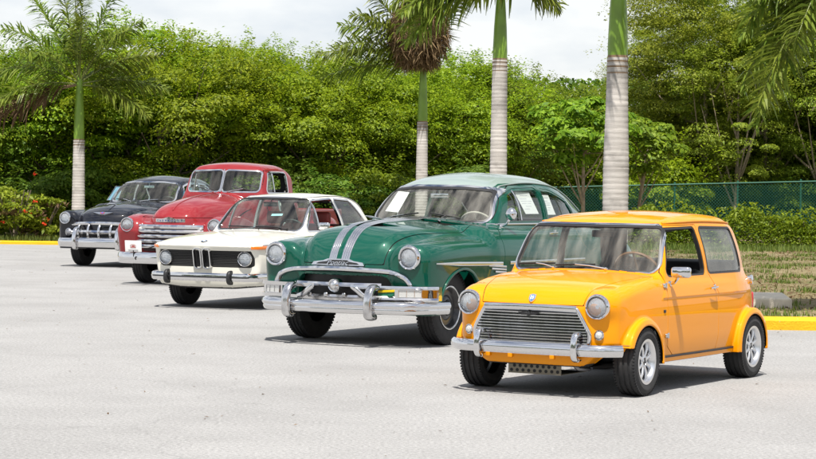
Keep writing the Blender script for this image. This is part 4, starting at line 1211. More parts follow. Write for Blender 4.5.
# ------------------------------------------------------------------ yellow two-door hatch
def build_mini(loc, rz):
    root = thing('car', 'small yellow two-door classic car with silver slatted grille and alloy wheels, nearest in the row', 'car', loc, rz, 'classic cars parked in a row')
    PAINT = paint('yellow_paint', (0.80, 0.288, 0.0), rough=.55, ior=1.34, coat=1.0, coat_rough=.008)
    zt = spl([-1.47, -1.42, -1.3, -.9, .5, .66, 1.0, 1.25, 1.38, 1.47], [.72, .80, .845, .86, .878, .875, .845, .80, .755, .69], .03)
    Yx = spl([-1.47, -1.35, -1.15, -.9, 0, .8, 1.15, 1.35, 1.47], [.50, .565, .625, .668, .690, .686, .672, .640, .575], .03)
    Dz = spl([.12, .22, .4, .55, .72, .88], [-.06, -.025, -.002, 0, -.010, -.050], .02)
    xf = spl([.15, .25, .38, .5, .62, .72, .85], [1.40, 1.45, 1.475, 1.485, 1.482, 1.465, 1.37], .02)
    roof = spl([.55, .42, .3, 0, -.35, -.7, -.95, -1.12, -1.25], [1.195, 1.247, 1.283, 1.321, 1.334, 1.320, 1.285, 1.24, 1.18], .03)
    def F(x, y, z):
        ay = np.abs(y)
        top = (z - (zt(x) + .012 - .035 * (ay / .65) ** 2)) * .95
        side = ay - (Yx(x) + Dz(z))
        frt = x - (xf(z) - .07 * (ay / .6) ** 3)
        rear = -1.455 - x + .05 * (ay / .6) ** 3 + .12 * np.maximum(z - .5, 0) ** 1.5
        bot = .215 + .155 * sstep(.36, .60, ay) * sstep(1.22, 1.30, x) + .06 * sstep(1.22, 1.30, -x) - z
        lo = rmax(top, side, .07)
        lo = rmax(lo, rmax(frt, rear, .04), .06)
        lo = rmax(lo, bot, .03)
        pod = ell(x, ay, z, (1.335, .520, .655), (.140, .118, .125))
        pod = rmax(pod, x - 1.448, .012)
        lo = smin(lo, pod, .075)
        g1 = ay - (.640 - (z - .88) * .24 + .012 * np.sin(np.clip((z - .88) / .33, 0, 1) * math.pi) - .10 * sstep(-.75, -1.35, x))
        g2 = (x - (.665 - (z - .875) * .60 - .055 * (ay / .6) ** 2)) * .86
        g3 = (-1.27 + (z - .86) * .52 + .05 * (ay / .6) ** 2 - x) * .87
        g4 = z - (roof(x) - .028 * (ay / .5) ** 2)
        g = rmax(g1, g4, .085)
        g = rmax(rmax(g, g2, .05), g3, .10)
        g = np.maximum(g, .7 - z)
        f = rmin(lo, g, .018)
        for xa in (1.018, -1.018):
            r = np.sqrt((x - xa) ** 2 + (z - .25) ** 2)
            fl = rmax(np.abs(r - .287) - .027, ay - (.728 - .3 * np.maximum(r - .275, 0)), .014)
            fl = np.maximum(fl, np.maximum(.22 + .14 * ((x > xa) & (xa > 0)) - z, .45 - ay))
            f = smin(f, fl, .030)
        return f
    sk = Skin(F, (-1.56, -.80, .10), (1.56, .80, 1.42), .0105)
    x, y, z = sk.V.T; N = sk.N
    ay = np.abs(y)
    big = 1.0
    ws = np.where((N[:, 0] > .3) & (x > .2), poly2d([(-.590, .892), (.590, .892), (.540, 1.208), (-.540, 1.208)], .055)(y, z), big)
    rw = np.where((N[:, 0] < -.3) & (x < -.8), poly2d([(-.50, .93), (.50, .93), (.44, 1.185), (-.44, 1.185)], .05)(y, z), big)
    sd = np.abs(N[:, 1]) > .5
    dw = np.where(sd, poly2d([(.545, .862), (.40, 1.198), (-.125, 1.206), (-.175, .862)], .035)(x, z), big)
    qw = np.where(sd, poly2d([(-.250, .868), (-.215, 1.206), (-.83, 1.195), (-.965, .868)], .035)(x, z), big)
    dr = np.where(np.abs(N[:, 1]) > .35, poly2d([(.475, .265), (.60, .34), (.60, .885), (.415, 1.228), (-.165, 1.232), (-.225, .87), (-.362, .70), (-.362, .36), (-.33, .265)])(x, z), big)
    hd = np.where((N[:, 2] > .15) & (z > .6) & (x > .5), np.maximum(np.maximum(ay - np.interp(x, [.7, 1.2, 1.5], [.60, .475, .40]), .705 - x), (.660 - z)), big)
    arch = np.minimum(np.sqrt((x - 1.018) ** 2 + (z - .25) ** 2), np.sqrt((x + 1.018) ** 2 + (z - .25) ** 2)) - .263
    arch = np.where(ay > .40, arch, np.maximum(arch, .40 - ay))
    for n, v in (('ws', ws), ('rw', rw), ('dw', dw), ('qw', qw), ('dr', dr), ('hd', hd), ('arch', arch)): sk.field(n, v)
    sk.cut('arch')
    for n in ('ws', 'rw'): sk.cut(n); sk.cut(n, .014); sk.cut(n, .028)
    for n in ('dw', 'qw'): sk.cut(n); sk.cut(n, .016)
    sk.band('dr', -.003, .003); sk.band('hd', -.003, .003)
    v = sk.val; cen = sk.cen(); nr = sk.nrm()
    gone = v('arch') < 0
    und = (nr[:, 2] < -.8) & (cen[:, 2] < .27) & ~gone
    free = ~gone & ~und
    wsm = free & (v('ws') < 0); wsr = free & (v('ws') >= 0) & (v('ws') < .014); wsc = free & (v('ws') >= .014) & (v('ws') < .028)
    rwm = free & (v('rw') < 0); rwr = free & (v('rw') >= 0) & (v('rw') < .028)
    dwm = free & (v('dw') < 0); dwr = free & (v('dw') >= 0) & (v('dw') < .016)
    qwm = free & (v('qw') < 0); qwr = free & (v('qw') >= 0) & (v('qw') < .016)
    used = wsm | wsr | wsc | rwm | rwr | dwm | dwr | qwm | qwr
    gap = free & ~used & ((np.abs(v('dr')) < .003) | (np.abs(v('hd')) < .003))
    door = free & ~used & ~gap & (v('dr') < 0)
    hood = free & ~used & ~gap & (v('hd') < 0)
    body = free & ~used & ~gap & ~door & ~hood
    IM = M['interior']
    sk.part(body, 'body', [PAINT, IM], root, .022)
    sk.part(hood, 'hood', [PAINT, IM], root, .016)
    left = cen[:, 1] > 0
    sk.part(gap, 'panel_gap', M['gap'], root, 0, -.006)
    sk.part(und, 'underside', M['underside'], root)
    for s, msk in ((1, left), (-1, ~left)):
        d = sk.part(door & msk, 'door', [PAINT, IM], root, .03)
        sk.part(dwr & msk, 'window_frame', M['black_trim'], d, .03, -.004, inner_mat=0)
        if s < 0: sk.part(dwm & msk, 'door_window', M['glass'], d, 0, -.016)
        q = sk.part(qwr & msk, 'quarter_window_frame', M['black_trim'], root, .03, .002, inner_mat=0)
        sk.part(qwm & msk, 'quarter_window', M['glass_dusty'], root, 0, -.006)
        # handle
        p = side_hit(F, -.24, .752, s)
        h = MB(); h.sweep([p + Vector((-.045, s * .005, 0)), p + Vector((-.045, s * .03, 0)), p + Vector((-.02, s * .036, 0)), p + Vector((.06, s * .032, -.004)), p + Vector((.085, s * .028, -.008))], rrect(.016, .016, .006, 2))
        h.lathe([(.02, 0), (.02, .008), (.001, .010)], p + Vector((-.045, 0, 0)), (0, s, 0), 14)
        h.build('door_handle', M['chrome'], d)
        for zz in (.79, .42):
            p = side_hit(F, .635, zz, s)
            h = MB(); h.box(p + Vector((0, s * .006, 0)), (.045, .022, .030), None, .006); h.tube([p + Vector((-.02, s * .012, -.02)), p + Vector((-.02, s * .012, .02))], .010, 8)
            h.build('door_hinge', M['worn_chrome'], root)
        p = side_hit(F, .66, .60, s)
        h = MB(); h.box(p, (.035, .012, .022), None, .004); h.build('side_badge', M['black_trim'], root)
        # sill trim
        pts = [side_hit(F, xx, .262, s) + Vector((0, s * .004, 0)) for xx in np.linspace(.68, -.70, 12)]
        t = MB(); t.sweep(pts, rrect(.010, .016, .004, 2)); t.build('sill_trim', M['black_trim'], root)
        pts = [side_hit(F, xx, .238, s) + Vector((0, s * .002, 0)) for xx in np.linspace(.68, -.70, 12)]
        t = MB(); t.sweep(pts, rrect(.012, .030, .004, 2)); t.build('sill', PAINT, root)
        # rain gutter along the roof edge
        gp = [(.33, 1.243), (.30, 1.245), (.1, 1.252), (-.3, 1.258), (-.7, 1.250), (-.90, 1.238)]
        pts = [side_hit(F, a, b, s) for a, b in smooth_path([(a, b, 0) for a, b in gp], 5) and [(p.x, p.y) for p in smooth_path([(a, b, 0) for a, b in gp], 5)]]
        t = MB(); t.sweep([p + Vector((0, s * .006, 0)) for p in pts], rrect(.018, .012, .004, 2)); t.build('rain_gutter', PAINT, root)
        # tail lamp
        p = hit(F, (-2, s * .52, .60), (1, 0, 0))
        t = MB(); t.box(p + Vector((.012, 0, 0)), (.05, .075, .15), None, .02); t.build('tail_lamp', M['red_lens'], root)
    w = sk.part(wsm, 'windshield', M['glass_dusty'], root, 0, -.004)
    sk.part(wsr, 'windshield_seal', M['black_trim'], w, .02, .004, inner_mat=0)
    sk.part(wsc, 'windshield_trim', M['chrome'], w, .012, .007, inner_mat=0)
    w = sk.part(rwm, 'rear_window', M['glass'], root, 0, -.004)
    sk.part(rwr, 'rear_window_seal', M['black_trim'], w, .02, .004, inner_mat=0)
    wheel_well(root, 1.018, .25, .272, .38, .66, None, 34); wheel_well(root, -1.018, .25, .272, .38, .66)
    # fuel filler
    p = side_hit(F, -1.25, .775, 1)
    t = MB(); t.lathe([(.034, -.02), (.034, .008), (.040, .010), (.040, .024), (.03, .030), (.001, .032)], p, (-.25, 1, .1), 20); t.build('fuel_cap', M['chrome'], root)
    # grille
    GO = [(-.372, .628), (.372, .628), (.455, .50), (.468, .44), (.452, .372), (-.452, .372), (-.468, .44), (-.455, .50)]
    def gx(yy, zz): return front_hit(F, yy, zz).x
    path = smooth_path([(0, *q) for q in [(-.372, .632), (-.2, .636), (0, .637), (.2, .636), (.372, .632)]], 5)
    ring = [(.372, .632), (.415, .56), (.458, .48), (.466, .43), (.455, .378)]
    ringp = path + smooth_path([(0, *q) for q in ring], 4)[1:] + [Vector((0, yy, .374)) for yy in np.linspace(.44, -.44, 14)] + smooth_path([(0, -a, b) for a, b in ring[::-1]], 4)[:-1]
    ringp = [Vector((gx(p.y, p.z) + .012, p.y, p.z)) for p in ringp]
    gr = bpy.data.objects.new('grille', None); COL.objects.link(gr); gr.parent = root
    g = MB(); g.sweep(ringp, rrect(.030, .030, .012, 3), up=(1, 0, 0), closed=True)
    top = [Vector((gx(p.y, p.z) + .018, p.y, p.z + .002)) for p in path]
    g.sweep(top, rrect(.036, .050, .016, 3))
    g.build('grille_surround', M['chrome'], gr)
    bk = MB(); half = lambda zz: float(np.interp(zz, [.372, .43, .48, .56, .632], [.452, .463, .455, .412, .37]))
    zs = np.linspace(.374, .63, 9); ysn = np.linspace(-1, 1, 15)
    vs = [Vector((gx(t_ * half(zz) * .99, zz) + .003, t_ * half(zz) * .99, zz)) for zz in zs for t_ in ysn]
    bk.add(vs, [(i * 15 + j, i * 15 + j + 1, (i + 1) * 15 + j + 1, (i + 1) * 15 + j) for i in range(8) for j in range(14)])
    bk.build('grille_backing', M['black_trim'], gr, recalc=False)
    sl = MB()
    for k in range(11):
        zz = .391 + k * .0208
        hw = half(zz) - .012
        pts = []
        for t_ in np.linspace(-1, 1, 61):
            yy = t_ * hw
            pts.append(Vector((gx(yy, zz) + .014, yy, zz)))
        sl.sweep(pts, rrect(.016, .0125, .005, 1))
    sl.build('grille_slats', M['chrome'], gr)
    # little winged ornament in the grille top
    px = gx(0, .595) + .03
    o = MB(); o.lathe([(.016, -.01), (.016, .006), (.001, .010)], (px, 0, .592), (1, 0, 0), 16)
    for s in (-1, 1): o.prism([(s * .012, .008), (s * .085, .012), (s * .075, .002), (s * .05, -.006), (s * .014, -.008)], .008, ((px, 0, .592), (0, 1, 0), (0, 0, 1)))
    o.build('grille_ornament', M['black_trim'], gr)
    # crest on the hood lip
    p = front_hit(F, 0, .698); nn = norm_at(F, p); upv = (Vector((0, 0, 1)) - nn * nn.z).normalized()
    o = MB(); o.prism([(-.026, .030), (0, .036), (.026, .030), (.026, -.006), (.014, -.026), (0, -.036), (-.014, -.026), (-.026, -.006)], .010, (p + nn * .004, (0, 1, 0), upv)); cr = o.build('hood_badge', M['chrome'], root)
    o = MB(); o.prism([(-.019, .022), (0, .027), (.019, .022), (.019, -.004), (0, -.027), (-.019, -.004)], .006, (p + nn * .008, (0, 1, 0), upv)); o.build('badge_field', simple('badge_blue', (.03, .16, .42), .3, coat=1), cr)
    o = MB()
    for q in (-.008, .008): o.prism([(q - .004, .018), (q + .004, .018), (q + .004, -.012), (q - .004, -.012)], .004, (p + nn * .011, (0, 1, 0), upv))
    o.build('badge_mark', M['paper'], cr)
    for s in (1, -1):
        make_headlight(root, F, s * .520, .655, .076, .018, .012, x=1.45)
        make_lamp(root, front_hit(F, s * .528, .455), (1, s * .22, 0), .030, M['white_lens'], 'indicator_lamp', .022)
    # bumper
    by = np.linspace(-.685, .685, 33)
    bx = [1.540 - .045 * (abs(t_) / .6) ** 2 - .10 * max(0, (abs(t_) - .50) / .185) ** 2 for t_ in by]
    bp = MB(); bp.sweep([Vector((a, b, .345)) for a, b in zip(bx, by)], [(-.012, -.040), (.004, -.043), (.018, -.030), (.026, -.012), (.027, .010), (.019, .028), (.004, .041), (-.012, .040), (-.004, 0)], scale=None)
    bo = bp.build('bumper', M['chrome'], root)
    for s in (1, -1):
        o = MB(); o.sweep(smooth_path([(1.48, s * .392, .28), (1.530, s * .392, .275), (1.563, s * .392, .30), (1.571, s * .392, .345), (1.565, s * .392, .41), (1.540, s * .392, .455), (1.50, s * .392, .455)], 4), rrect(.048, .030, .013, 3), up=(0, 1, 0) if False else (1, 0, .001))
        o.build('overrider', M['chrome'], bo)
        o = MB(); o.box((1.44, s * .30, .345), (.12, .03, .03), None, .004); o.build('bumper_bracket', PAINT, root)
        for yy in (.17, .36):
            o = MB(); o.box((front_hit(F, s * yy, .285).x, s * yy, .282), (.04, .035, .035), None, .006); o.build('valance_bracket', PAINT, root)
    # rear bumper
    bp = MB(); bp.sweep([Vector((-1.50 + .12 * max(0, (abs(b) - .45) / .22) ** 2, b, .37)) for b in np.linspace(-.66, .66, 25)], rrect(.03, .08, .012, 3)); bp.build('bumper', M['chrome'], root)
    # perforated guard under the nose
    g = MB(); g.sweep([(1.40, -.215, .205), (1.40, .215, .205)], [(0, -.055), (.006, -.055), (.006, .055), (0, .055)])
    g.box((1.20, 0, .152), (.42, .43, .006))
    go = g.build('engine_guard', simple('guard_metal', (.17, .15, .11), .5, .3), root, smooth=False)
    g = MB()
    for j in range(3):
        for i in range(9 - j % 2):
            yy = -.188 + i * .047 + (j % 2) * .0235; zz = .172 + j * .032
            for xx in (1.4075, 1.3985): g.add([Vector((xx, yy + .0135 * math.cos(q), zz + .0125 * math.sin(q))) for q in np.linspace(0, 6.283, 13)[:-1]], [tuple(range(12))])
    g.build('guard_perforation', M['gap'], go, smooth=False, recalc=False)
    g = MB(); g.tube([(1.36, .30, .235), (1.36, .10, .215), (1.34, -.2, .24)], .014, 6); g.tube([(1.34, .26, .25), (1.30, .30, .20), (1.2, .34, .19)], .02, 6); g.build('exhaust_pipe', M['steel'], root)
    for (xx, yy, hh) in ((1.1, .32, .2), (1.1, -.34, .2)):
        g = MB(); g.tube([(xx, yy, .20), (xx - .1, math.copysign(.55, yy), .22)], .02, 8); g.build('suspension_arm', M['underside'], root)
    # wipers
    for (y0, y1) in ((-.24, -.40), (.20, -.06)):
        p0 = hit(F, (1.2, y0, .893), (-1, 0, 0)); p1 = hit(F, (1.4, y1, .918), (-1, 0, 0)); nn = norm_at(F, p1)
        q0 = hit(F, (1.4, y1 - .15, .908), (-1, 0, 0)); q1 = hit(F, (1.4, y1 + .15, .920), (-1, 0, 0))
        wiper(root, p0, p1, nn, .33, q1 - q0, 'alloy')
    # mirrors
    p = side_hit(F, .53, .80, 1)
    o = bpy.data.objects.new('door_mirror', None); COL.objects.link(o); o.parent = root
    a = MB(); a.tube(smooth_path([p, p + Vector((.01, .05, .015)), p + Vector((.03, .085, .06))], 4), .012, 8); a.lathe([(.022, -.004), (.020, .012), (.001, .016)], p, (0, 1, 0), 14); a.build('mirror_arm', M['chrome'], o)
    a = MB(); a.box(p + Vector((.03, .105, .088)), (.060, .150, .082), Matrix.Rotation(R(8), 3, 'Z'), .022); a.build('mirror_shell', M['chrome'], o)
    a = MB(); a.box((.33, .02, 1.155), (.025, .20, .055), None, .012); a.tube([(.33, .02, 1.16), (.34, .02, 1.21)], .008, 6); a.build('interior_mirror', M['black_trim'], root)
    # cabin
    seat_pair(root, -.05, .26, (.29, -.29), .44, M['seat_black'], .50, .25)
    a = MB(); a.box((-.78, 0, .48), (.45, 1.0, .16), None, .05); a.box((-1.02, 0, .70), (.14, 1.0, .46), Matrix.Rotation(-.3, 3, 'Y'), .05); a.build('rear_seat', M['seat_black'], root)
    a = MB(); a.box((.60, 0, .80), (.22, 1.14, .10), None, .03); a.box((.66, 0, .55), (.03, 1.2, .55), None, 0); a.build('dashboard', M['interior'], root)
    steering_wheel(root, (.30, .30, .86), .185, simple('wood_rim', (.2, .09, .03), .4, coat=.6), .55)
    for xa in (1.018, -1.018):
        for s in (1, -1):
            make_wheel(root, (xa, s * .632, .25), .25, .178, .158, s, 'alloy', R(2) if xa > 0 else 0)
    return root
# ------------------------------------------------------------------ green sedan of the fifties
def tyre_well_field(x, y, z, xas, zc, rx, rz, ymin):
    ay = np.abs(y)
    a = np.full(x.shape, 9.0)
    for xa in xas:
        r = np.sqrt(((x - xa) / rx) ** 2 + (np.maximum(z - zc, 0) / rz) ** 2 + (np.minimum(z - zc, 0) / (rx * 3)) ** 2)
        a = np.minimum(a, (r - 1) * min(rx, rz))
    return np.where(ay > ymin, a, np.maximum(a, ymin - ay))

def build_green_sedan(loc, rz):
    root = thing('car', 'metallic green rounded fifties sedan with chrome hood stripes and papers taped in its windows', 'car', loc, rz, 'classic cars parked in a row')
    PAINT = paint('green_paint', (0.001, 0.066, 0.042), metal=.08, rough=.36, wave=.08)
    ROOFP = paint('pale_green_paint', (0.24, 0.30, 0.28), metal=.0, rough=.4, coat_rough=.10)  # roof and gutters paler and greyer than the body green
    zc = spl([-2.7, .3, .55, 1.0, 1.5, 1.78, 1.95, 2.08, 2.17, 2.23, 2.28], [1.12, 1.155, 1.16, 1.165, 1.15, 1.125, 1.085, 1.0, .90, .81, .70], .035)
    hw = spl([.3, .6, 1.2, 1.8, 2.2, 2.4], [.80, .78, .70, .60, .50, .44], .05)
    Yf = spl([-2.7, -2.4, -1.8, -.5, .8, 1.5, 1.9, 2.1, 2.2], [.80, .90, .945, .955, .950, .955, .945, .915, .88], .06)
    zf = spl([.1, .6, 1.2, 1.6, 1.95, 2.15], [.96, 1.00, 1.005, .995, .975, .955], .05)
    Dz = spl([.20, .32, .55, .80, 1.0, 1.15], [-.09, -.045, 0, 0, -.03, -.09], .03)
    bz = spl([-2.62, -2.5, -2.1, -1.5, -.5, .6], [.78, .92, 1.03, 1.09, 1.11, 1.13], .06)
    roof = spl([.45, .3, .1, -.35, -.9, -1.3, -1.7, -2.05, -2.3], [1.455, 1.525, 1.595, 1.655, 1.645, 1.59, 1.47, 1.27, 1.0], .06)
    def F(x, y, z):
        ay = np.abs(y)
        top = (z - (zc(x) - .060 * (ay / .5) ** 2 + .016 * np.exp(-(ay / .12) ** 2))) * np.interp(x, [1.7, 2.1], [.95, .55])
        hood = rmax(top, ay - hw(x) - .03 * (1.0 - z), .17)
        nose = (x - (2.275 - .16 * (ay / .5) ** 2 - .35 * np.maximum(z - .70, 0) ** 2)) * .95
        hood = rmax(hood, nose, .09)
        hood = np.maximum(hood, .66 - z)
        hood = rmax(hood, .1 - x, .05)
        fe = rmax(np.abs(ay - (Yf(x) - .215)) - .215 + .02 * (1 - sstep(.4, .9, z)), z - zf(x), .17)
        fe = rmax(fe, x - (2.165 - .10 * np.maximum(.70 - z, 0)), .09)
        fe = rmax(fe, -.4 - x, .1)
        fe = np.maximum(fe, .30 - z)
        f = smin(hood, fe, .16)
        core = rmax(rmax(ay - .75, z - .70, .05), np.maximum(x - 1.92, -x), .03)
        core = np.maximum(core, .30 - z)
        f = np.minimum(f, core)
        bd = rmax(ay - (Yf(x) + Dz(z)), (z - (bz(x) + .02 - .04 * (ay / .8) ** 2)), .15)
        bd = rmax(bd, np.maximum(x - .95, -2.55 - x + .25 * (ay / .8) ** 3), .16)
        bd = np.maximum(bd, .28 - z)
        f = smin(f, bd, .14)
        # rear fender swelling
        rf = ell(x, ay, z, (-1.75, .80, .72), (.85, .21, .34))
        f = smin(f, np.maximum(rf, .3 - z), .10)
        g1 = ay - (.735 - (z - 1.12) * .36 + .03 * np.sin(np.clip((z - 1.12) / .45, 0, 1) * math.pi) - .16 * sstep(-1.0, -2.0, x))
        g2 = (x - (.635 - .13 * (ay / .64) ** 2 - (z - 1.14) * .86)) * .76
        g4 = (z - (roof(x) - .055 * (ay / .5) ** 2)) * np.where(x < -1.3, .8, 1)
        g = rmax(g1, g4, .16)
        g = rmax(g, g2, .06)
        g = np.maximum(g, .95 - z)
        return rmin(f, g, .03)
    sk = Skin(F, (-2.72, -1.06, .22), (2.46, 1.06, 1.70), .0145)
    x, y, z = sk.V.T; N = sk.N; ay = np.abs(y); big = 1.0
    ws = np.where((N[:, 0] > .08) & (x > -.1) & (z > 1.1), poly2d([(-.655, 1.175), (-.30, 1.155), (.30, 1.155), (.655, 1.175), (.572, 1.455), (.30, 1.478), (-.30, 1.478), (-.572, 1.455)], .05)(y, z), big)
    sd = (np.abs(N[:, 1]) > .45) & (z > 1.0)
    dw = np.where(sd, poly2d([(.26, 1.165), (.04, 1.430), (-.15, 1.475), (-.66, 1.488), (-.66, 1.165)], .04)(x, z), big)
    qw = np.where(sd, poly2d([(-.735, 1.165), (-.735, 1.482), (-.95, 1.465), (-1.30, 1.36), (-1.56, 1.165)], .05)(x, z), big)
    rw = np.where((N[:, 0] < -.3) & (z > 1.12), poly2d([(-.52, 1.17), (.52, 1.17), (.44, 1.43), (-.44, 1.43)], .08)(y, z), big)
    dr = np.where((np.abs(N[:, 1]) > .4) & (ay > .5), poly2d([(.66, .38), (.72, .75), (.70, 1.02), (.52, 1.12), (.20, 1.42), (-.12, 1.525), (-.70, 1.54), (-.70, .38)])(x, z), big)
    hl = np.interp(x, [.55, 1.0, 1.5, 1.9, 2.15], [.66, .64, .57, .50, .44])
    hd = np.where((x > .4) & (z > .7), np.maximum(np.maximum(ay - hl, .66 - x), .765 - z), big)
    rl = (z - np.interp(x, [-2.3, -2.0, -1.65, -1.15, -.6, 0, .2, .32, .56], [1.05, 1.22, 1.41, 1.53, 1.56, 1.54, 1.49, 1.40, 1.16]))
    rl = np.where((z > 1.1) & (x < .6), rl, -big)
    arch = tyre_well_field(x, y, z, (1.52,), .36, .385, .355, .5)
    arch2 = tyre_well_field(x, y, z, (-1.55,), .36, .42, .26, .5)
    arch = np.minimum(arch, arch2)
    for n, vv in (('ws', ws), ('dw', dw), ('qw', qw), ('rw', rw), ('dr', dr), ('hd', hd), ('arch', arch), ('rl', rl)): sk.field(n, vv)
    sk.cut('arch')
    sk.cut('ws'); sk.cut('ws', .020); sk.cut('ws', .040)
    for n in ('dw', 'qw', 'rw'): sk.cut(n); sk.cut(n, .022)
    sk.band('dr', -.004, .004); sk.band('hd', -.004, .004); sk.cut('rl')
    v = sk.val; cen = sk.cen(); nr = sk.nrm()
    gone = v('arch') < 0
    und = (nr[:, 2] < -.8) & (cen[:, 2] < .36) & ~gone
    free = ~gone & ~und
    g = {}
    for n, w in (('ws', .040), ('dw', .022), ('qw', .022), ('rw', .022)):
        g[n] = free & (v(n) < 0); g[n + 'r'] = free & (v(n) >= 0) & (v(n) < w)
    used = np.zeros(len(cen), bool)
    for k in g: used |= g[k]
    gap = free & ~used & ((np.abs(v('dr')) < .004) | (np.abs(v('hd')) < .004))
    roofm = free & ~used & ~gap & (v('rl') > 0)
    door = free & ~used & ~gap & ~roofm & (v('dr') < 0)
    hood = free & ~used & ~gap & ~roofm & (v('hd') < 0)
    body = free & ~used & ~gap & ~door & ~hood & ~roofm
    IM = M['interior']
    sk.part(body, 'body', [PAINT, IM], root, .025); sk.part(hood, 'hood', [PAINT, IM], root, .02)
    sk.part(roofm, 'roof', [ROOFP, M['headliner']], root, .03)
    sk.part(gap, 'panel_gap', M['gap'], root, 0, -.008); sk.part(und, 'underside', M['underside'], root)
    w = sk.part(g['ws'], 'windshield', M['glass_dusty'], root, 0, -.004)
    sk.part(g['wsr'] & (v('ws') < .020), 'windshield_seal', M['black_trim'], w, .02, .004, inner_mat=0)
    sk.part(g['wsr'] & (v('ws') >= .020), 'windshield_trim', M['chrome'], w, .012, .007, inner_mat=0)
    w = sk.part(g['rw'], 'rear_window', M['glass'], root, 0, -.004)
    if w: sk.part(g['rwr'], 'rear_window_seal', M['black_trim'], w, .02, .004, inner_mat=0)
    for s in (1, -1):
        m_ = (cen[:, 1] * s) > 0
        d = sk.part(door & m_, 'door', [PAINT, IM], root, .04)
        sk.part(g['dwr'] & m_, 'window_frame', [PAINT, IM], d, .04, -.006)
        sk.part(g['dw'] & m_ & (cen[:, 0] <= -.10), 'door_window', M['glass'], d, 0, -.02)
        sk.part(g['dw'] & m_ & (cen[:, 0] > -.10), 'vent_window', M['glass'], d, 0, -.02)
        q = sk.part(g['qw'] & m_, 'quarter_window', M['glass'], root, 0, -.016)
        sk.part(g['qwr'] & m_, 'quarter_window_frame', [PAINT, IM], q, .03, -.004)
        pts = [side_hit(F, -.10, 1.172 + .30 * t_, s) for t_ in np.linspace(0, 1, 6)]
        t = MB(); t.sweep(pts, rrect(.02, .02, .005, 2), up=(1, 0, 0)); t.build('vent_window_bar', M['chrome'], d)
        p = side_hit(F, -.50, 1.045, s)
        h = MB(); h.sweep([p + Vector((-.10, s * .002, 0)), p + Vector((-.10, s * .03, 0)), p + Vector((-.05, s * .04, 0)), p + Vector((.05, s * .04, 0)), p + Vector((.10, s * .03, -.006))], rrect(.022, .026, .009, 2))
        h.lathe([(.03, 0), (.03, .012), (.001, .016)], p + Vector((-.095, 0, 0)), (0, s, 0), 14); h.build('door_handle', M['chrome'], d)
        # belt moulding
        pts = [side_hit(F, xx, 1.135, s) for xx in np.linspace(.52, -1.45, 26)]
        t = MB(); t.sweep([p + Vector((0, s * .004, 0)) for p in pts], rrect(.018, .022, .007, 2)); t.build('belt_moulding', M['chrome'], root)
        gp = [(p.x, p.y) for p in smooth_path([(.12, 1.49, 0), (0, 1.52, 0), (-.4, 1.55, 0), (-.8, 1.548, 0), (-1.2, 1.51, 0), (-1.6, 1.40, 0), (-1.85, 1.26, 0)], 6)]
        t = MB(); t.sweep([side_hit(F, a, b, s) + Vector((0, s * .006, 0)) for a, b in gp], rrect(.022, .014, .005, 2)); t.build('rain_gutter', ROOFP, root)
        # side spear with its flared tail
        xs = np.linspace(2.02, .78, 20)
        pts = [side_hit(F, xx, .785 - .02 * (2.02 - xx), s) + Vector((0, s * .006, 0)) for xx in xs]
        t = MB(); t.sweep(pts, rrect(.022, .042, .010, 3), scale=[.25 + .75 * min(1, i / 6) for i in range(20)])
        xs = np.linspace(1.05, .72, 8)
        for q in range(3):
            pts = [side_hit(F, xx, .75 - .028 * q - .06 * (1.05 - xx), s) + Vector((0, s * .006, 0)) for xx in np.linspace(1.02 - .06 * q, .70, 8)]
            t.sweep(pts, rrect(.016, .020, .006, 2))
        t.build('side_spear', M['chrome'], root)
        pts = [side_hit(F, xx, .765, s) + Vector((0, s * .005, 0)) for xx in np.linspace(.62, -1.1, 22)]
        t = MB(); t.sweep(pts, rrect(.018, .034, .008, 2)); t.build('side_moulding', M['chrome'], root)
        pts = [side_hit(F, xx, .345, s) + Vector((0, s * .004, 0)) for xx in np.linspace(1.05, -1.05, 22)]
        t = MB(); t.sweep(pts, rrect(.014, .05, .006, 2)); t.build('sill_trim', M['chrome'], root)
        # hood ornament strip on top of the front fender
        p = side_hit(F, .50, 1.16, s)
        make_headlight(root, F, s * .735, .84, .088, .030, .022, x=2.172, axis=(1, 0, -.04))
        # arch lip
        a = np.linspace(R(2), R(178), 40)
        pts = [side_hit(F, 1.52 + .397 * math.cos(t_), .36 + .367 * math.sin(t_), s) + Vector((0, s * .002, 0)) for t_ in a]
        t = MB(); t.sweep(pts, rrect(.028, .024, .010, 2), up=(0, 1, 0)); t.build('arch_lip', PAINT, root)
    wheel_well(root, 1.52, .36, .375, .42, .80); wheel_well(root, -1.55, .36, .32, .42, .80)
    # mirror on the left door
    p = side_hit(F, .40, 1.11, 1)
    o = bpy.data.objects.new('door_mirror', None); COL.objects.link(o); o.parent = root
    a = MB(); a.tube(smooth_path([p, p + Vector((.0, .06, .03)), p + Vector((.0, .10, .09))], 4), .012, 8); a.lathe([(.03, 0), (.024, .015), (.001, .02)], p, (0, 1, .2), 14); a.build('mirror_arm', M['chrome'], o)
    a = MB(); a.lathe([(.058, -.012), (.063, .0), (.054, .026), (.03, .044), (.001, .050)], p + Vector((.0, .11, .13)), (1, 0, 0), 28); a.lathe([(.056, -.010), (.001, -.008)], p + Vector((.0, .11, .13)), (1, 0, 0), 28)
    a.build('mirror_shell', M['chrome'], o)
    # the two ribbed chrome bands along the hood
    for s in (1, -1):
        t = MB()
        for q in range(4):
            yy0 = .036 + q * .0215
            xs = np.concatenate([np.linspace(2.225, 1.9, 26), np.linspace(1.86, .70, 30)])
            pts = []
            for xx in xs:
                wd = 1.0 + .20 * (2.3 - xx) / 1.6
                p = top_hit(F, xx, s * yy0 * wd); pts.append(p + Vector((0, 0, .004)))
            t.sweep(pts, rrect(.0222, .016, .007, 2))
        t.build('hood_stripe', M['chrome'], root)
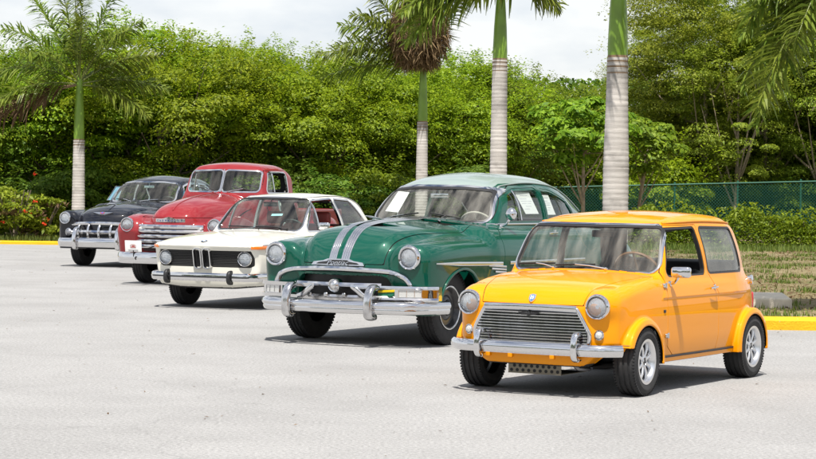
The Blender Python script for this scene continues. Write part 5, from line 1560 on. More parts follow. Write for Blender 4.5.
    # hood ornament
    t = MB(); p = top_hit(F, 1.55, 0)
    t.sweep([p + Vector((-.22, 0, .004)), p + Vector((-.05, 0, .02)), p + Vector((.10, 0, .040)), p + Vector((.20, 0, .050))], rrect(.036, .022, .010, 3), scale=[.3, .8, 1, .35])
    t.build('hood_ornament', M['chrome'], root)
    # name badge on the nose
    px = max(front_hit(F, yy, .772).x for yy in (0, .1)) + .006
    nb = MB(); nb.prism([(-.29, -.020), (.29, -.020), (.27, .010), (.17, .022), (.12, .040), (-.12, .040), (-.17, .022), (-.27, .010)], .05, ((px - .02, 0, .765), (0, 1, 0), (-.25, 0, 1)))
    no = nb.build('name_badge', M['chrome'], root)
    nb = MB(); nb.prism([(-.235, -.008), (.235, -.008), (.21, .006), (.12, .016), (.10, .030), (-.10, .030), (-.12, .016), (-.21, .006)], .05, ((px - .012, 0, .765), (0, 1, 0), (-.25, 0, 1)))
    nb.build('badge_field', M['black_trim'], no)
    text_mesh('Pontiac', .058, .004, ((px + .016, 0, .775), (0, 1, 0), (-.25, 0, 1)), M['chrome'], 'badge_lettering', no, shear=.35, xs=1.35)
    # grille
    gr = bpy.data.objects.new('grille', None); COL.objects.link(gr); gr.parent = root
    nx = lambda yy: 2.28 - .19 * (abs(yy) / .68) ** 2
    bk = MB(); yy_ = np.linspace(-.66, .66, 23)
    vs = [Vector((nx(a) - .13, a, b)) for b in (.32, .715) for a in yy_]
    bk.add(vs, [(i, i + 1, 24 + i, 23 + i) for i in range(22)]); bk.build('grille_backing', M['black_trim'], gr, recalc=False)
    arc = [(-.74, .562), (-.725, .60), (-.67, .655), (-.56, .695), (-.35, .712), (0, .722), (.35, .712), (.56, .695), (.67, .655), (.725, .60), (.74, .562)]
    pts = [Vector((max(nx(p.x) + .015, 2.178 - .35 * max(0, abs(p.x) - .66)), p.x, p.y)) for p in smooth_path([(a, b, 0) for a, b in arc], 6)]
    t = MB(); t.sweep(pts, [(-.020, -.026), (.010, -.028), (.028, -.016), (.034, .003), (.026, .020), (.006, .028), (-.02, .024)], up=(0, 0, 1)); t.build('grille_arch', M['chrome'], gr)
    pts = [Vector((nx(a) + .02, a, .575)) for a in np.linspace(-.46, .46, 19)]
    t = MB(); t.sweep(pts, [(-.016, -.018), (.014, -.020), (.024, 0), (.014, .018), (-.016, .016)]); t.build('grille_bar', M['chrome'], gr)
    pts = [Vector((nx(a) - .02, a, .455 )) for a in np.linspace(-.66, .66, 25)]
    t = MB(); t.sweep(pts, [(-.016, -.026), (.014, -.030), (.026, 0), (.014, .022), (-.016, .02)])
    for q in (-.30, -.10, .10, .30): t.box((nx(q) + .0, q, .47), (.06, .045, .055), None, .014)
    t.build('lower_grille_bar', M['worn_chrome'], gr)
    t = MB(); t.lathe([(.064, -.05), (.066, .02), (.058, .034), (.050, .030), (.046, .036), (.030, .044), (.001, .048)], (2.29, 0, .565), (1, 0, 0), 32); o = t.build('grille_emblem', M['chrome'], gr)
    t = MB(); t.lathe([(.047, .0335), (.034, .0455), (.030, .0455)], (2.29, 0, .565), (1, 0, 0), 32); t.build('emblem_ring', M['worn_chrome'], o)
    wx = lambda a: 2.335 - .115 * (a / .68) ** 2 - 1.5 * max(0, a - .84) ** 1.5
    for s in (1, -1):
        P = lambda a, b, o=0.0: Vector((wx(a) + o, s * a, b))
        t = MB()
        t.sweep([P(a, .560 if a > .3 else .560 - .0 * a) for a in np.linspace(.20, .965, 26)], [(-.02, -.016), (.014, -.018), (.026, -.004), (.022, .014), (-.02, .018)])
        t.sweep(smooth_path([P(.22, .556, .004), P(.27, .525, .008), P(.33, .478, .010), P(.40, .452, .006)], 4), rrect(.050, .040, .014, 3), up=(1, 0, 0))
        t.sweep([P(a, .448) for a in np.linspace(.36, .965, 22)], [(-.02, -.016), (.014, -.018), (.024, 0), (.014, .018), (-.02, .016)])
        wing = t.build('grille_wing', M['chrome'], gr)
        t = MB(); vs = []
        for a in np.linspace(.62, .97, 14):
            vs += [P(a, .440, .004), P(a, .568, .004), P(a, .568, -.06), P(a, .440, -.06)]
        fs = []
        for i in range(13):
            for j in range(4): fs.append((4 * i + j, 4 * i + (j + 1) % 4, 4 * i + 4 + (j + 1) % 4, 4 * i + 4 + j))
        t.add(vs, fs + [(0, 1, 2, 3), (55, 54, 53, 52)]); pl = t.build('parking_lamp', M['chrome'], root)
        t = MB(); vs = []
        for a in np.linspace(.66, .86, 8): vs += [P(a, .475, .010), P(a, .535, .010)]
        t.add(vs, [(2 * i, 2 * i + 1, 2 * i + 3, 2 * i + 2) for i in range(7)]); t.build('lens', M['white_lens'], pl, recalc=False)
        t = MB()
        for q in (.472, .538): t.sweep([P(a, q, .012) for a in np.linspace(.655, .865, 8)], rrect(.008, .008, .002, 1))
        for q in (.66, .73, .80, .86): t.sweep([P(q, .472, .014), P(q, .538, .014)], rrect(.006, .006, .002, 1), up=(0, 1, 0))
        t.build('lens_frame', M['chrome'], pl)
    # bumper: heavy wrap-round bar, worn
    by = np.linspace(-.97, .97, 45)
    bx = [2.42 - .14 * (abs(t_) / .8) ** 2 - .36 * max(0, (abs(t_) - .72) / .25) ** 2 for t_ in by]
    bp = MB(); bp.sweep([Vector((a, b, .375)) for a, b in zip(bx, by)], [(-.020, -.054), (.008, -.062), (.024, -.052), (.034, -.030), (.030, -.012), (.044, .006), (.046, .020), (.036, .042), (.014, .058), (-.020, .058), (-.006, 0)])
    bo = bp.build('bumper', M['chrome'], root)
    for s in (1, -1):
        o = MB(); o.sweep(smooth_path([(2.34, s * .45, .288), (2.39, s * .45, .284), (2.435, s * .45, .305), (2.445, s * .45, .375), (2.44, s * .45, .45), (2.415, s * .45, .515), (2.37, s * .45, .552), (2.32, s * .45, .558)], 5), rrect(.085, .060, .026, 4), up=(1, 0, .001), scale=None)
        o.build('bumper_guard', M['worn_chrome'], bo)
    bp = MB(); bp.sweep([Vector((-2.62 + .35 * max(0, (abs(b) - .7) / .28) ** 2, b, .42)) for b in np.linspace(-.94, .94, 31)], rrect(.04, .15, .02, 3)); bp.build('bumper', M['chrome'], root)
    # bright plate tucked behind the bumper on the left
    t = MB(); t.box((nx(.53) + .0, .49, .488), (.012, .22, .050), Matrix.Rotation(-R(14), 3, 'Z') @ Matrix.Rotation(R(8), 3, 'X'), .002); lp = t.build('license_plate', simple('plate_green', (.02, .17, .09), .5), root)
    t = MB(); t.box((nx(.53) + .006, .49, .520), (.012, .215, .022), Matrix.Rotation(-R(14), 3, 'Z') @ Matrix.Rotation(R(4), 3, 'X'), .002); t.build('plate_band', simple('plate_yellow', (.75, .55, .01), .5), lp)
    # wipers
    for (y0, y1, ly) in ((.10, .34, 1), (-.10, -.38, -1)):
        zz = 1.165
        p0 = hit(F, (1.4, y0 + .22 * ly, 1.158), (-1, 0, 0)); p1 = hit(F, (1.4, y1 - .12 * ly, 1.205), (-1, 0, 0)); nn = norm_at(F, p1)
        q0 = hit(F, (1.4, y1 - .30 * ly, 1.235), (-1, 0, 0)); q1 = hit(F, (1.4, y1 + .02 * ly, 1.19), (-1, 0, 0))
        wiper(root, p0, p1, nn, .34, q1 - q0)
    # cabin
    for xx, nm in ((-.25, 'front_seat'), (-1.15, 'rear_seat')):
        a = MB(); a.box((xx, 0, .62), (.55, 1.34, .20), None, .07); a.box((xx - .34, 0, .88), (.18, 1.34, .55), Matrix.Rotation(-.22, 3, 'Y'), .07); a.build(nm, M['seat_tan'], root)
    a = MB(); a.box((.50, 0, 1.02), (.30, 1.40, .14), None, .05); a.box((.62, 0, .7), (.03, 1.5, .6)); a.build('dashboard', PAINT, root)
    steering_wheel(root, (.12, .36, 1.06), .215, M['headliner'], .5)
    a = MB(); a.box((.30, .0, 1.41), (.03, .21, .06), None, .014); a.tube([(.30, 0, 1.42), (.33, 0, 1.47)], .008, 6); a.build('interior_mirror', M['chrome'], root)
    for xa in (1.55, -1.55):
        for s in (1, -1):
            make_wheel(root, (xa, s * .735, .355), .355, .185, .195, s, 'steel_black')
    return root, F
# ------------------------------------------------------------------ white boxy two-door saloon
def build_white_saloon(loc, rz):
    root = thing('car', 'cream white boxy two-door saloon with black grille, twin narrow nostrils and amber corner lamp', 'car', loc, rz, 'classic cars parked in a row')
    PAINT = paint('cream_white_paint', (0.74, 0.72, 0.64), rough=.4)
    zt = spl([-2.15, -2.0, -1.5, -.5, .4, .7, 1.3, 1.8, 2.0, 2.08], [.80, .855, .90, .915, .92, .92, .88, .825, .795, .77], .03)
    Yx = spl([-2.15, -1.9, -1.2, 0, 1.2, 1.75, 2.08], [.70, .755, .79, .795, .785, .75, .67], .05)
    crease = spl([-2.15, -1, 0, 1, 2.08], [.80, .845, .85, .83, .765], .05)
    xf = spl([.2, .30, .42, .52, .70, .765, .80], [1.90, 1.955, 1.98, 1.985, 2.025, 2.06, 2.03], .006)
    roof = spl([.35, .2, .05, -.5, -.95, -1.25, -1.5], [1.30, 1.345, 1.373, 1.402, 1.375, 1.305, 1.20], .03)
    def F(x, y, z):
        ay = np.abs(y)
        cz = crease(x)
        side = ay - (Yx(x) - .05 * sstep(.62, .22, z) - .02 * np.abs(z - .62) - np.maximum(z - cz, 0) * 1.15)
        side = side * .85
        top = z - (zt(x) + .012 - .035 * (ay / .7) ** 2)
        frt = x - (xf(z) - .085 * (ay / .7) ** 2.6)
        rear = -2.11 - x + .06 * (ay / .7) ** 3
        lo = rmax(top, side, .035)
        lo = rmax(lo, frt, .028)
        lo = rmax(lo, rear, .06)
        lo = rmax(lo, .245 + .03 * sstep(.3, .7, ay) - z, .05)
        g1 = ay - (.665 - (z - .88) * .34 + .02 * np.sin(np.clip((z - .9) / .4, 0, 1) * math.pi) - .05 * sstep(-.9, -1.6, x))
        g2 = (x - (.70 - .06 * (ay / .6) ** 2 - (z - .92) * 1.10)) * .68
        g3 = (-1.62 + (z - .90) * 1.0 + .06 * (ay / .6) ** 2 - x) * .72
        g4 = z - (roof(x) - .03 * (ay / .5) ** 2)
        g = rmax(g1, g4, .07); g = rmax(g, g2, .04); g = rmax(g, g3, .08)
        g = np.maximum(g, .75 - z)
        f = rmin(lo, g, .015)
        for xa in (1.25, -1.25):
            r = np.sqrt((x - xa) ** 2 + (z - .30) ** 2)
            fl = rmax(np.abs(r - .365) - .018, ay - (Yx(x) + .004), .012)
            fl = np.maximum(fl, np.maximum(.28 - z, .5 - ay)); f = smin(f, fl, .02)
        return f
    sk = Skin(F, (-2.22, -.90, .18), (2.16, .90, 1.48), .0155)
    x, y, z = sk.V.T; N = sk.N; ay = np.abs(y); big = 1.0
    ws = np.where((N[:, 0] > .25) & (x > -.1) & (z > .9), poly2d([(-.585, .945), (.585, .945), (.505, 1.322), (-.505, 1.322)], .05)(y, z), big)
    rw = np.where((N[:, 0] < -.25) & (z > .9) & (x < -.6), poly2d([(-.52, .96), (.52, .96), (.45, 1.28), (-.45, 1.28)], .05)(y, z), big)
    sd = (np.abs(N[:, 1]) > .5) & (z > .85)
    dw = np.where(sd, poly2d([(.56, .935), (.20, 1.30), (-.375, 1.325), (-.455, .935)], .025)(x, z), big)
    qw = np.where(sd, poly2d([(-.52, .935), (-.44, 1.325), (-.88, 1.305), (-1.30, .95)], .035)(x, z), big)
    dr = np.where(np.abs(N[:, 1]) > .35, poly2d([(.68, .32), (.72, .60), (.68, .90), (.22, 1.345), (-.41, 1.36), (-.50, .90), (-.52, .32)])(x, z), big)
    hd = np.where((z > .7) & (x > .5) & (N[:, 2] > .5), np.maximum(ay - (Yx(x) - .075), .72 - x), big)
    band = np.where((N[:, 0] > .3) & (x > 1.6), poly2d([(-.60, .505), (-.655, .53), (-.66, .62), (-.625, .705), (.625, .705), (.66, .62), (.655, .53), (.60, .505)])(y, z), big)
    arch = tyre_well_field(x, y, z, (1.25, -1.25), .30, .345, .335, .45)
    for n, vv in (('ws', ws), ('dw', dw), ('qw', qw), ('rw', rw), ('dr', dr), ('hd', hd), ('arch', arch), ('band', band)): sk.field(n, vv)
    sk.cut('arch'); sk.cut('band')
    sk.cut('ws'); sk.cut('ws', .016); sk.cut('ws', .032)
    for n in ('dw', 'qw', 'rw'): sk.cut(n); sk.cut(n, .020)
    sk.band('dr', -.004, .004); sk.band('hd', -.004, .004)
    v = sk.val; cen = sk.cen(); nr = sk.nrm()
    gone = v('arch') < 0
    und = (nr[:, 2] < -.8) & (cen[:, 2] < .30) & ~gone
    free = ~gone & ~und
    g = {}
    for n, w in (('ws', .032), ('dw', .020), ('qw', .020), ('rw', .020)):
        g[n] = free & (v(n) < 0); g[n + 'r'] = free & (v(n) >= 0) & (v(n) < w)
    used = np.zeros(len(cen), bool)
    for k in g: used |= g[k]
    bnd = free & (v('band') < 0) & ~used; used |= bnd
    gap = free & ~used & ((np.abs(v('dr')) < .004) | (np.abs(v('hd')) < .004))
    door = free & ~used & ~gap & (v('dr') < 0)
    hood = free & ~used & ~gap & (v('hd') < 0)
    body = free & ~used & ~gap & ~door & ~hood
    IM = M['interior']
    sk.part(body, 'body', [PAINT, IM], root, .022); sk.part(hood, 'hood', [PAINT, IM], root, .018)
    sk.part(gap, 'panel_gap', M['gap'], root, 0, -.008); sk.part(und, 'underside', M['underside'], root)
    w = sk.part(g['ws'], 'windshield', M['glass_teal'], root, 0, -.004)
    sk.part(g['wsr'] & (v('ws') < .016), 'windshield_seal', M['black_trim'], w, .02, .004, inner_mat=0)
    sk.part(g['wsr'] & (v('ws') >= .016), 'windshield_trim', M['chrome'], w, .012, .006, inner_mat=0)
    w = sk.part(g['rw'], 'rear_window', M['glass'], root, 0, -.004)
    if w: sk.part(g['rwr'], 'rear_window_seal', M['black_trim'], w, .02, .004, inner_mat=0)
    for s in (1, -1):
        m_ = (cen[:, 1] * s) > 0
        d = sk.part(door & m_, 'door', [PAINT, IM], root, .03)
        sk.part(g['dwr'] & m_, 'window_frame', M['chrome'], d, .03, .002, inner_mat=0)
        sk.part(g['dw'] & m_ & (cen[:, 0] > .20), 'vent_window', M['glass'], d, 0, -.012)
        if s < 0: sk.part(g['dw'] & m_ & (cen[:, 0] <= .20), 'door_window', M['glass'], d, 0, -.014)
        pts = [side_hit(F, .21 - .02 * t_, .945 + .355 * t_, s) + Vector((0, -s * .004, 0)) for t_ in np.linspace(0, 1, 6)]
        t = MB(); t.sweep(pts, rrect(.02, .024, .005, 2), up=(1, 0, 0)); t.build('vent_window_bar', M['chrome'], d)
        q = sk.part(g['qw'] & m_, 'quarter_window', M['glass_teal'], root, 0, -.010)
        sk.part(g['qwr'] & m_, 'quarter_window_frame', M['chrome'], q, .03, .002, inner_mat=0)
        p = side_hit(F, -.36, .80, s)
        h = MB(); h.sweep([p + Vector((-.07, s * .005, 0)), p + Vector((-.06, s * .03, 0)), p + Vector((.06, s * .03, 0)), p + Vector((.07, s * .005, 0))], rrect(.018, .024, .006, 2)); h.build('door_handle', M['chrome'], d)
        pts = [side_hit(F, xx, float(crease(xx)) - .004, s) + Vector((0, s * .003, 0)) for xx in np.linspace(1.86, -1.95, 40)]
        t = MB(); t.sweep(pts, rrect(.012, .014, .004, 2)); t.build('belt_moulding', M['chrome'], root)
        gp = [(p.x, p.y) for p in smooth_path([(.17, 1.335, 0), (0, 1.352, 0), (-.5, 1.365, 0), (-.9, 1.34, 0), (-1.15, 1.26, 0), (-1.35, 1.12, 0)], 6)]
        t = MB(); t.sweep([side_hit(F, a, b, s) + Vector((0, s * .005, 0)) for a, b in gp], rrect(.016, .012, .004, 2)); t.build('rain_gutter', M['chrome'], root)
        # amber corner lamp
        vs = []
        for k, xx in enumerate(np.linspace(1.985, 1.72, 9)):
            pa = side_hit(F, xx, .728, s); pb = side_hit(F, xx, .762, s)
            vs += [pa + Vector((.0, s * .010, 0)), pb + Vector((.0, s * .010, 0))]
        t = MB(); t.add(vs, [(2 * i, 2 * i + 1, 2 * i + 3, 2 * i + 2) for i in range(8)])
        t.sweep([(vs[2 * i] + vs[2 * i + 1]) / 2 for i in range(9)], rrect(.018, .040, .006, 2)); t.build('indicator_lamp', M['amber'], root)
    wheel_well(root, 1.25, .30, .352, .42, .70); wheel_well(root, -1.25, .30, .352, .42, .70)
    # mirror
    p = side_hit(F, .45, .885, 1)
    o = bpy.data.objects.new('door_mirror', None); COL.objects.link(o); o.parent = root
    a = MB(); a.tube([p, p + Vector((.0, .05, .03)), p + Vector((.0, .07, .08))], .011, 8); a.build('mirror_arm', M['chrome'], o)
    a = MB(); a.box(p + Vector((.0, .11, .11)), (.05, .15, .09), None, .022); a.build('mirror_shell', M['chrome'], o)
    # grille
    gr = bpy.data.objects.new('grille', None); COL.objects.link(gr); gr.parent = root
    sk.part(bnd, 'grille_panel', M['black_trim'], gr, .02, -.022, inner_mat=0)
    GG = simple('grille_grey', (.06, .06, .06), .4, .5)
    for a0, a1 in ((-.62, -.125), (.125, .62)):
        t = MB()
        for k in range(9):
            zz = .524 + k * .0205
            t.sweep([Vector((front_hit(F, a, zz).x - .010, a, zz)) for a in np.linspace(a0, a1, 16)], rrect(.012, .007, .002, 1))
        t.build('grille_bars', GG, gr)
    for s in (1, -1):
        t = MB()
        out = [(p[0] + s * .062, p[1] + .606) for p in rrect(.098, .238, .040, 6)]
        ring = [Vector((front_hit(F, 0, max(.52, min(.70, b))).x + .022, a, b)) for a, b in out]
        t.sweep(ring, rrect(.016, .055, .006, 2), up=(1, 0, 0), closed=True)
        kd = t.build('kidney_surround', M['chrome'], gr)
        t = MB()
        for q in (-.02, 0, .02):
            t.box((front_hit(F, 0, .6).x + .0, s * .062 + q, .606), (.012, .006, .19))
        t.build('kidney_bars', M['black_trim'], kd, smooth=False)
        make_headlight(root, F, s * .540, .612, .080, .014, .026, x=front_hit(F, s * .540, .612).x - .016, axis=(1, s * .06, 0))
    # round badge on the hood lip
    p = hit(F, (2.02, 0, 1.5), (0, 0, -1)); p = top_hit(F, 1.985, 0); nn = norm_at(F, p)
    t = MB(); t.lathe([(.041, -.004), (.041, .005), (.036, .007), (.001, .007)], p, nn, 28); b = t.build('hood_badge', M['black_trim'], root)
    u = Vector((0, 1, 0)); w2 = nn.cross(u)
    for k, (mt, a0) in enumerate(((simple('badge_sky_blue', (.06, .28, .62), .3, coat=1), 0), (M['paper'], 90), (None, 180), (None, 270))):
        mt = mt or (bpy.data.materials['badge_sky_blue'] if a0 == 180 else M['paper'])
        t = MB(); c = p + nn * .0085
        vs = [c] + [c + (u * math.cos(R(a0 + q * 15)) + w2 * math.sin(R(a0 + q * 15))) * .024 for q in range(7)]
        t.add(vs, [(0, i, i + 1) for i in range(1, 7)]); t.build('badge_quarter', mt, b, smooth=False)
    t = MB(); t.lathe([(.036, .007), (.041, .009), (.042, .006)], p, nn, 28); t.build('badge_ring', M['chrome'], b)
    # bumper with black rubber strip and guards
    def bx(a): return 2.135 - .07 * (abs(a) / .6) ** 2 - .26 * max(0, (abs(a) - .62) / .16) ** 2
    by = np.linspace(-.785, .785, 41)
    t = MB(); t.sweep([Vector((bx(a), a, .392)) for a in by], [(-.014, -.048), (.010, -.050), (.028, -.034), (.034, 0), (.028, .034), (.010, .048), (-.014, .046), (-.006, 0)]); bo = t.build('bumper', M['chrome'], root)
    t = MB(); t.sweep([Vector((bx(a) + .034, a, .392)) for a in np.linspace(-.76, .76, 39)], rrect(.016, .018, .006, 2)); t.build('rubber_strip', M['black_trim'], bo)
    for s in (1, -1):
        t = MB(); t.sweep(smooth_path([(2.08, s * .43, .325), (2.13, s * .43, .328), (2.158, s * .43, .355), (2.158, s * .43, .41), (2.138, s * .43, .444), (2.09, s * .43, .452)], 4), rrect(.046, .045, .014, 3), up=(1, 0, .001)); t.build('bumper_guard', M['black_trim'], bo)
    t = MB(); t.sweep([Vector((-2.17 + .24 * max(0, (abs(b) - .6) / .18) ** 2, b, .42)) for b in np.linspace(-.77, .77, 25)], rrect(.03, .09, .02, 3)); t.build('bumper', M['chrome'], root)
    for (y0, y1) in ((.04, -.24), (.42, .16)):
        p0 = hit(F, (1.6, y0, .942), (-1, 0, 0)); p1 = hit(F, (1.6, y1, .965), (-1, 0, 0)); nn = norm_at(F, p1)
        q0 = hit(F, (1.6, y1 - .16, .962), (-1, 0, 0)); q1 = hit(F, (1.6, y1 + .16, .958), (-1, 0, 0))
        wiper(root, p0, p1, nn, .36, q1 - q0, 'black_trim')
    t = MB(); q = [front_hit(F, a, b) + Vector((-.012, 0, 0)) for a, b in ((.10, 1.11), (.25, 1.115), (.25, 1.14), (.10, 1.135))]; t.add(q, [(0, 1, 2, 3)]); t.build('windshield_sticker', simple('sticker_blue', (.45, .68, .75), .6), root, smooth=False)
    seat_pair(root, -.02, .34, (.34, -.34), .50, M['seat_red'], .52, .25, True)
    a = MB(); a.box((-.85, 0, .52), (.50, 1.15, .18), None, .05); a.box((-1.12, 0, .76), (.14, 1.15, .48), Matrix.Rotation(-.3, 3, 'Y'), .05); a.build('rear_seat', M['seat_red'], root)
    a = MB(); a.box((.62, 0, .83), (.30, 1.26, .13), None, .04); a.box((.72, 0, .55), (.03, 1.3, .55)); a.build('dashboard', M['interior'], root)
    steering_wheel(root, (.34, .36, .90), .195, M['black_trim'], .55)
    a = MB(); a.box((.30, 0, 1.255), (.025, .20, .06), None, .012); a.tube([(.30, 0, 1.26), (.27, 0, 1.33)], .008, 6); a.build('interior_mirror', M['black_trim'], root)
    for xa in (1.25, -1.25):
        for s in (1, -1): make_wheel(root, (xa, s * .67, .305), .305, .17, .175, s, 'steel')
    return root
# ------------------------------------------------------------------ red pickup
def build_red_truck(loc, rz):
    root = thing('pickup_truck', 'red bulbous fifties pickup truck with split windshield, horizontal chrome grille and small white front plate', 'pickup truck', loc, rz, 'classic cars parked in a row')
    PAINT = paint('red_paint', (0.24, 0.017, 0.021), rough=.45, coat_rough=.08)
    zc = spl([.3, .6, 1.3, 1.75, 2.0, 2.12, 2.20, 2.27], [1.37, 1.365, 1.315, 1.245, 1.17, 1.09, 1.00, .88], .04)
    hw = spl([.3, .6, 1.2, 1.7, 2.1, 2.3], [.68, .64, .54, .46, .40, .36], .04)
    zf = spl([.2, .5, .75, 1.0, 1.4, 1.75, 2.0, 2.15, 2.25], [.42, .55, .78, .94, 1.03, 1.045, 1.01, .95, .85], .05)
    roof = spl([.45, .32, .2, 0, -.3, -.6, -.8], [1.72, 1.79, 1.825, 1.848, 1.850, 1.82, 1.74], .03)
    def F(x, y, z):
        ay = np.abs(y)
        top = (z - (zc(x) - .12 * (ay / .45) ** 2)) * np.interp(x, [1.7, 2.15], [.92, .65])
        hood = rmax(top, ay - hw(x) - .03, .20)
        hood = rmax(hood, x - (2.245 - .22 * (ay / .45) ** 2), .06)
        hood = np.maximum(hood, np.maximum(.86 - z, .2 - x))
        shroud = rmax(rmax(ay - .62, z - .92, .04), x - (2.16 - .10 * (ay / .6) ** 2), .04)
        shroud = np.maximum(shroud, np.maximum(.45 - z, .3 - x))
        f = rmin(hood, shroud, .02)
        fe = rmax(np.abs(ay - .70) - .215, z - zf(x), .17)
        fe = rmax(fe, x - (2.20 - .25 * np.maximum(.80 - z, 0)), .12)
        fe = np.maximum(fe, np.maximum(.42 - z, .3 - x))
        f = smin(f, fe, .10)
        cab = rmax(ay - (.80 - .10 * sstep(1.15, 1.40, z) - np.maximum(z - 1.36, 0) * .16 - .03 * sstep(.75, .45, z)), z - (roof(x) - .06 * (ay / .6) ** 2), .15)
        cab = rmax(cab, (x - (.515 - .10 * (ay / .6) ** 2 - np.maximum(z - 1.36, 0) * .46 + .2 * np.maximum(1.36 - z, 0))) * .9, .06)
        cab = rmax(cab, -.78 - x - .12 * np.maximum(z - 1.3, 0) + .0, .14)
        cab = np.maximum(cab, .45 - z)
        f = rmin(f, cab, .03)
        bed = rmax(rmax(ay - .68, z - 1.12, .02), np.maximum(x + .86, -2.75 - x), .02)
        inner = np.maximum(np.maximum(ay - .63, .78 - z), np.maximum(x + .91, -2.70 - x))
        bed = np.maximum(np.maximum(bed, -inner), .55 - z)
        f = np.minimum(f, bed)
        rf = ell(x, ay, z, (-1.75, .78, .60), (.62, .22, .42)); rf = np.maximum(rf, .42 - z)
        f = np.minimum(f, rf)
        rb = np.maximum(np.maximum(np.abs(ay - .78) - .14, np.abs(z - .46) - .03), np.maximum(x - .9, -1.3 - x))
        return np.minimum(f, rb)
    sk = Skin(F, (-2.85, -1.0, .36), (2.36, 1.0, 1.93), .0175)
    x, y, z = sk.V.T; N = sk.N; ay = np.abs(y); big = 1.0
    wsf = poly2d([(.022, 1.395), (.60, 1.40), (.585, 1.70), (.022, 1.715)], .05)
    ws = np.where((N[:, 0] > .3) & (z > 1.3) & (x > 0), wsf(ay, z), big)
    rw = np.where((N[:, 0] < -.3) & (z > 1.3) & (x > -1), poly2d([(-.45, 1.40), (.45, 1.40), (.40, 1.66), (-.40, 1.66)], .08)(y, z), big)
    dw = np.where((np.abs(N[:, 1]) > .5) & (z > 1.3), poly2d([(.30, 1.385), (.16, 1.665), (.08, 1.69), (-.50, 1.69), (-.50, 1.385)], .04)(x, z), big)
    dr = np.where((np.abs(N[:, 1]) > .4) & (ay > .5) & (z > .5), poly2d([(.40, .56), (.40, 1.38), (.22, 1.72), (-.56, 1.735), (-.56, .56)])(x, z), big)
    hd = np.where((x > .4) & (z > .7), np.maximum(np.maximum(ay - .58, .60 - x), 1.0 - z), big)
    arch = tyre_well_field(x, y, z, (1.48,), .38, .42, .42, .48)
    arch = np.minimum(arch, tyre_well_field(x, y, z, (-1.75,), .38, .40, .36, .70))
    for n, vv in (('ws', ws), ('rw', rw), ('dw', dw), ('dr', dr), ('hd', hd), ('arch', arch)): sk.field(n, vv)
    sk.cut('arch')
    for n in ('ws', 'rw', 'dw'): sk.cut(n); sk.cut(n, .022)
    sk.band('dr', -.004, .004); sk.band('hd', -.004, .004)
    v = sk.val; cen = sk.cen(); nr = sk.nrm()
    gone = v('arch') < 0
    und = (nr[:, 2] < -.8) & (cen[:, 2] < .62) & ~gone
    free = ~gone & ~und
    g = {}
    for n in ('ws', 'rw', 'dw'):
        g[n] = free & (v(n) < 0); g[n + 'r'] = free & (v(n) >= 0) & (v(n) < .022)
    used = np.zeros(len(cen), bool)
    for k in g: used |= g[k]
    gap = free & ~used & ((np.abs(v('dr')) < .004) | (np.abs(v('hd')) < .004))
    door = free & ~used & ~gap & (v('dr') < 0); hood = free & ~used & ~gap & (v('hd') < 0)
    body = free & ~used & ~gap & ~door & ~hood
    IM = M['interior']
    sk.part(body, 'body', [PAINT, IM], root, .025); sk.part(hood, 'hood', [PAINT, IM], root, .02)
    sk.part(gap, 'panel_gap', M['gap'], root, 0, -.008); sk.part(und, 'underside', M['underside'], root)
    for s in (1, -1):
        m_ = (cen[:, 1] * s) > 0
        w = sk.part(g['ws'] & m_, 'windshield', M['glass_teal'], root, 0, -.004)
        sk.part(g['wsr'] & m_, 'windshield_seal', M['chrome'], w, .02, .004, inner_mat=0)
        d = sk.part(door & m_, 'door', [PAINT, IM], root, .035)
        sk.part(g['dwr'] & m_, 'window_frame', M['chrome'] if s > 0 else M['black_trim'], d, .03, .0, inner_mat=0)
        sk.part(g['dw'] & m_ & (cen[:, 0] > .02), 'vent_window', M['glass'], d, 0, -.012)
        pts = [side_hit(F, .02, 1.39 + .29 * t_, s) for t_ in np.linspace(0, 1, 5)]
        t = MB(); t.sweep(pts, rrect(.02, .024, .005, 2), up=(1, 0, 0)); t.build('vent_window_bar', M['chrome'], d)
        p = side_hit(F, -.42, 1.20, s)
        h = MB(); h.sweep([p + Vector((0, s * .0, 0)), p + Vector((0, s * .04, 0)), p + Vector((.14, s * .04, 0))], rrect(.02, .022, .006, 2)); h.build('door_handle', M['chrome'], d)
        make_headlight(root, F, s * .715, .885, .090, .020, .024, x=2.165)
    w = sk.part(g['rw'], 'rear_window', M['glass'], root, 0, -.004)
    if w: sk.part(g['rwr'], 'rear_window_seal', M['black_trim'], w, .02, .004, inner_mat=0)
    t = MB(); t.sweep([front_hit(F, 0, zz) + Vector((.006, 0, 0)) for zz in np.linspace(1.38, 1.73, 8)], rrect(.034, .022, .006, 2), up=(0, 1, 0)); t.build('windshield_divider', M['chrome'], root)
    # hood centre strip and roof crest
    t = MB(); t.sweep([top_hit(F, xx, 0) + Vector((0, 0, .003)) for xx in np.linspace(2.1, .68, 30)], rrect(.022, .014, .005, 2)); t.build('hood_strip', PAINT, root)
    wheel_well(root, 1.48, .38, .43, .45, .80); wheel_well(root, -1.75, .38, .38, .69, .90)
    # name plate
    px = front_hit(F, 0, .965).x
    def bow(a, r=.25): return px + .016 - .22 * (abs(a) / .45) ** 2
    t = MB(); vs = []
    yy = np.linspace(-.24, .24, 17)
    for a in yy:
        tp = .985 + .028 * max(0, 1 - abs(a) / .10) ; bt = .935
        vs += [Vector((bow(a) + .012, a, bt)), Vector((bow(a) + .012, a, tp)), Vector((bow(a) - .03, a, tp)), Vector((bow(a) - .03, a, bt))]
    fs = []
    for i in range(16):
        for j in range(4): fs.append((4 * i + j, 4 * i + (j + 1) % 4, 4 * i + 4 + (j + 1) % 4, 4 * i + 4 + j))
    t.add(vs, fs + [(0, 1, 2, 3), (67, 66, 65, 64)]); nb = t.build('name_badge', M['chrome'], root)
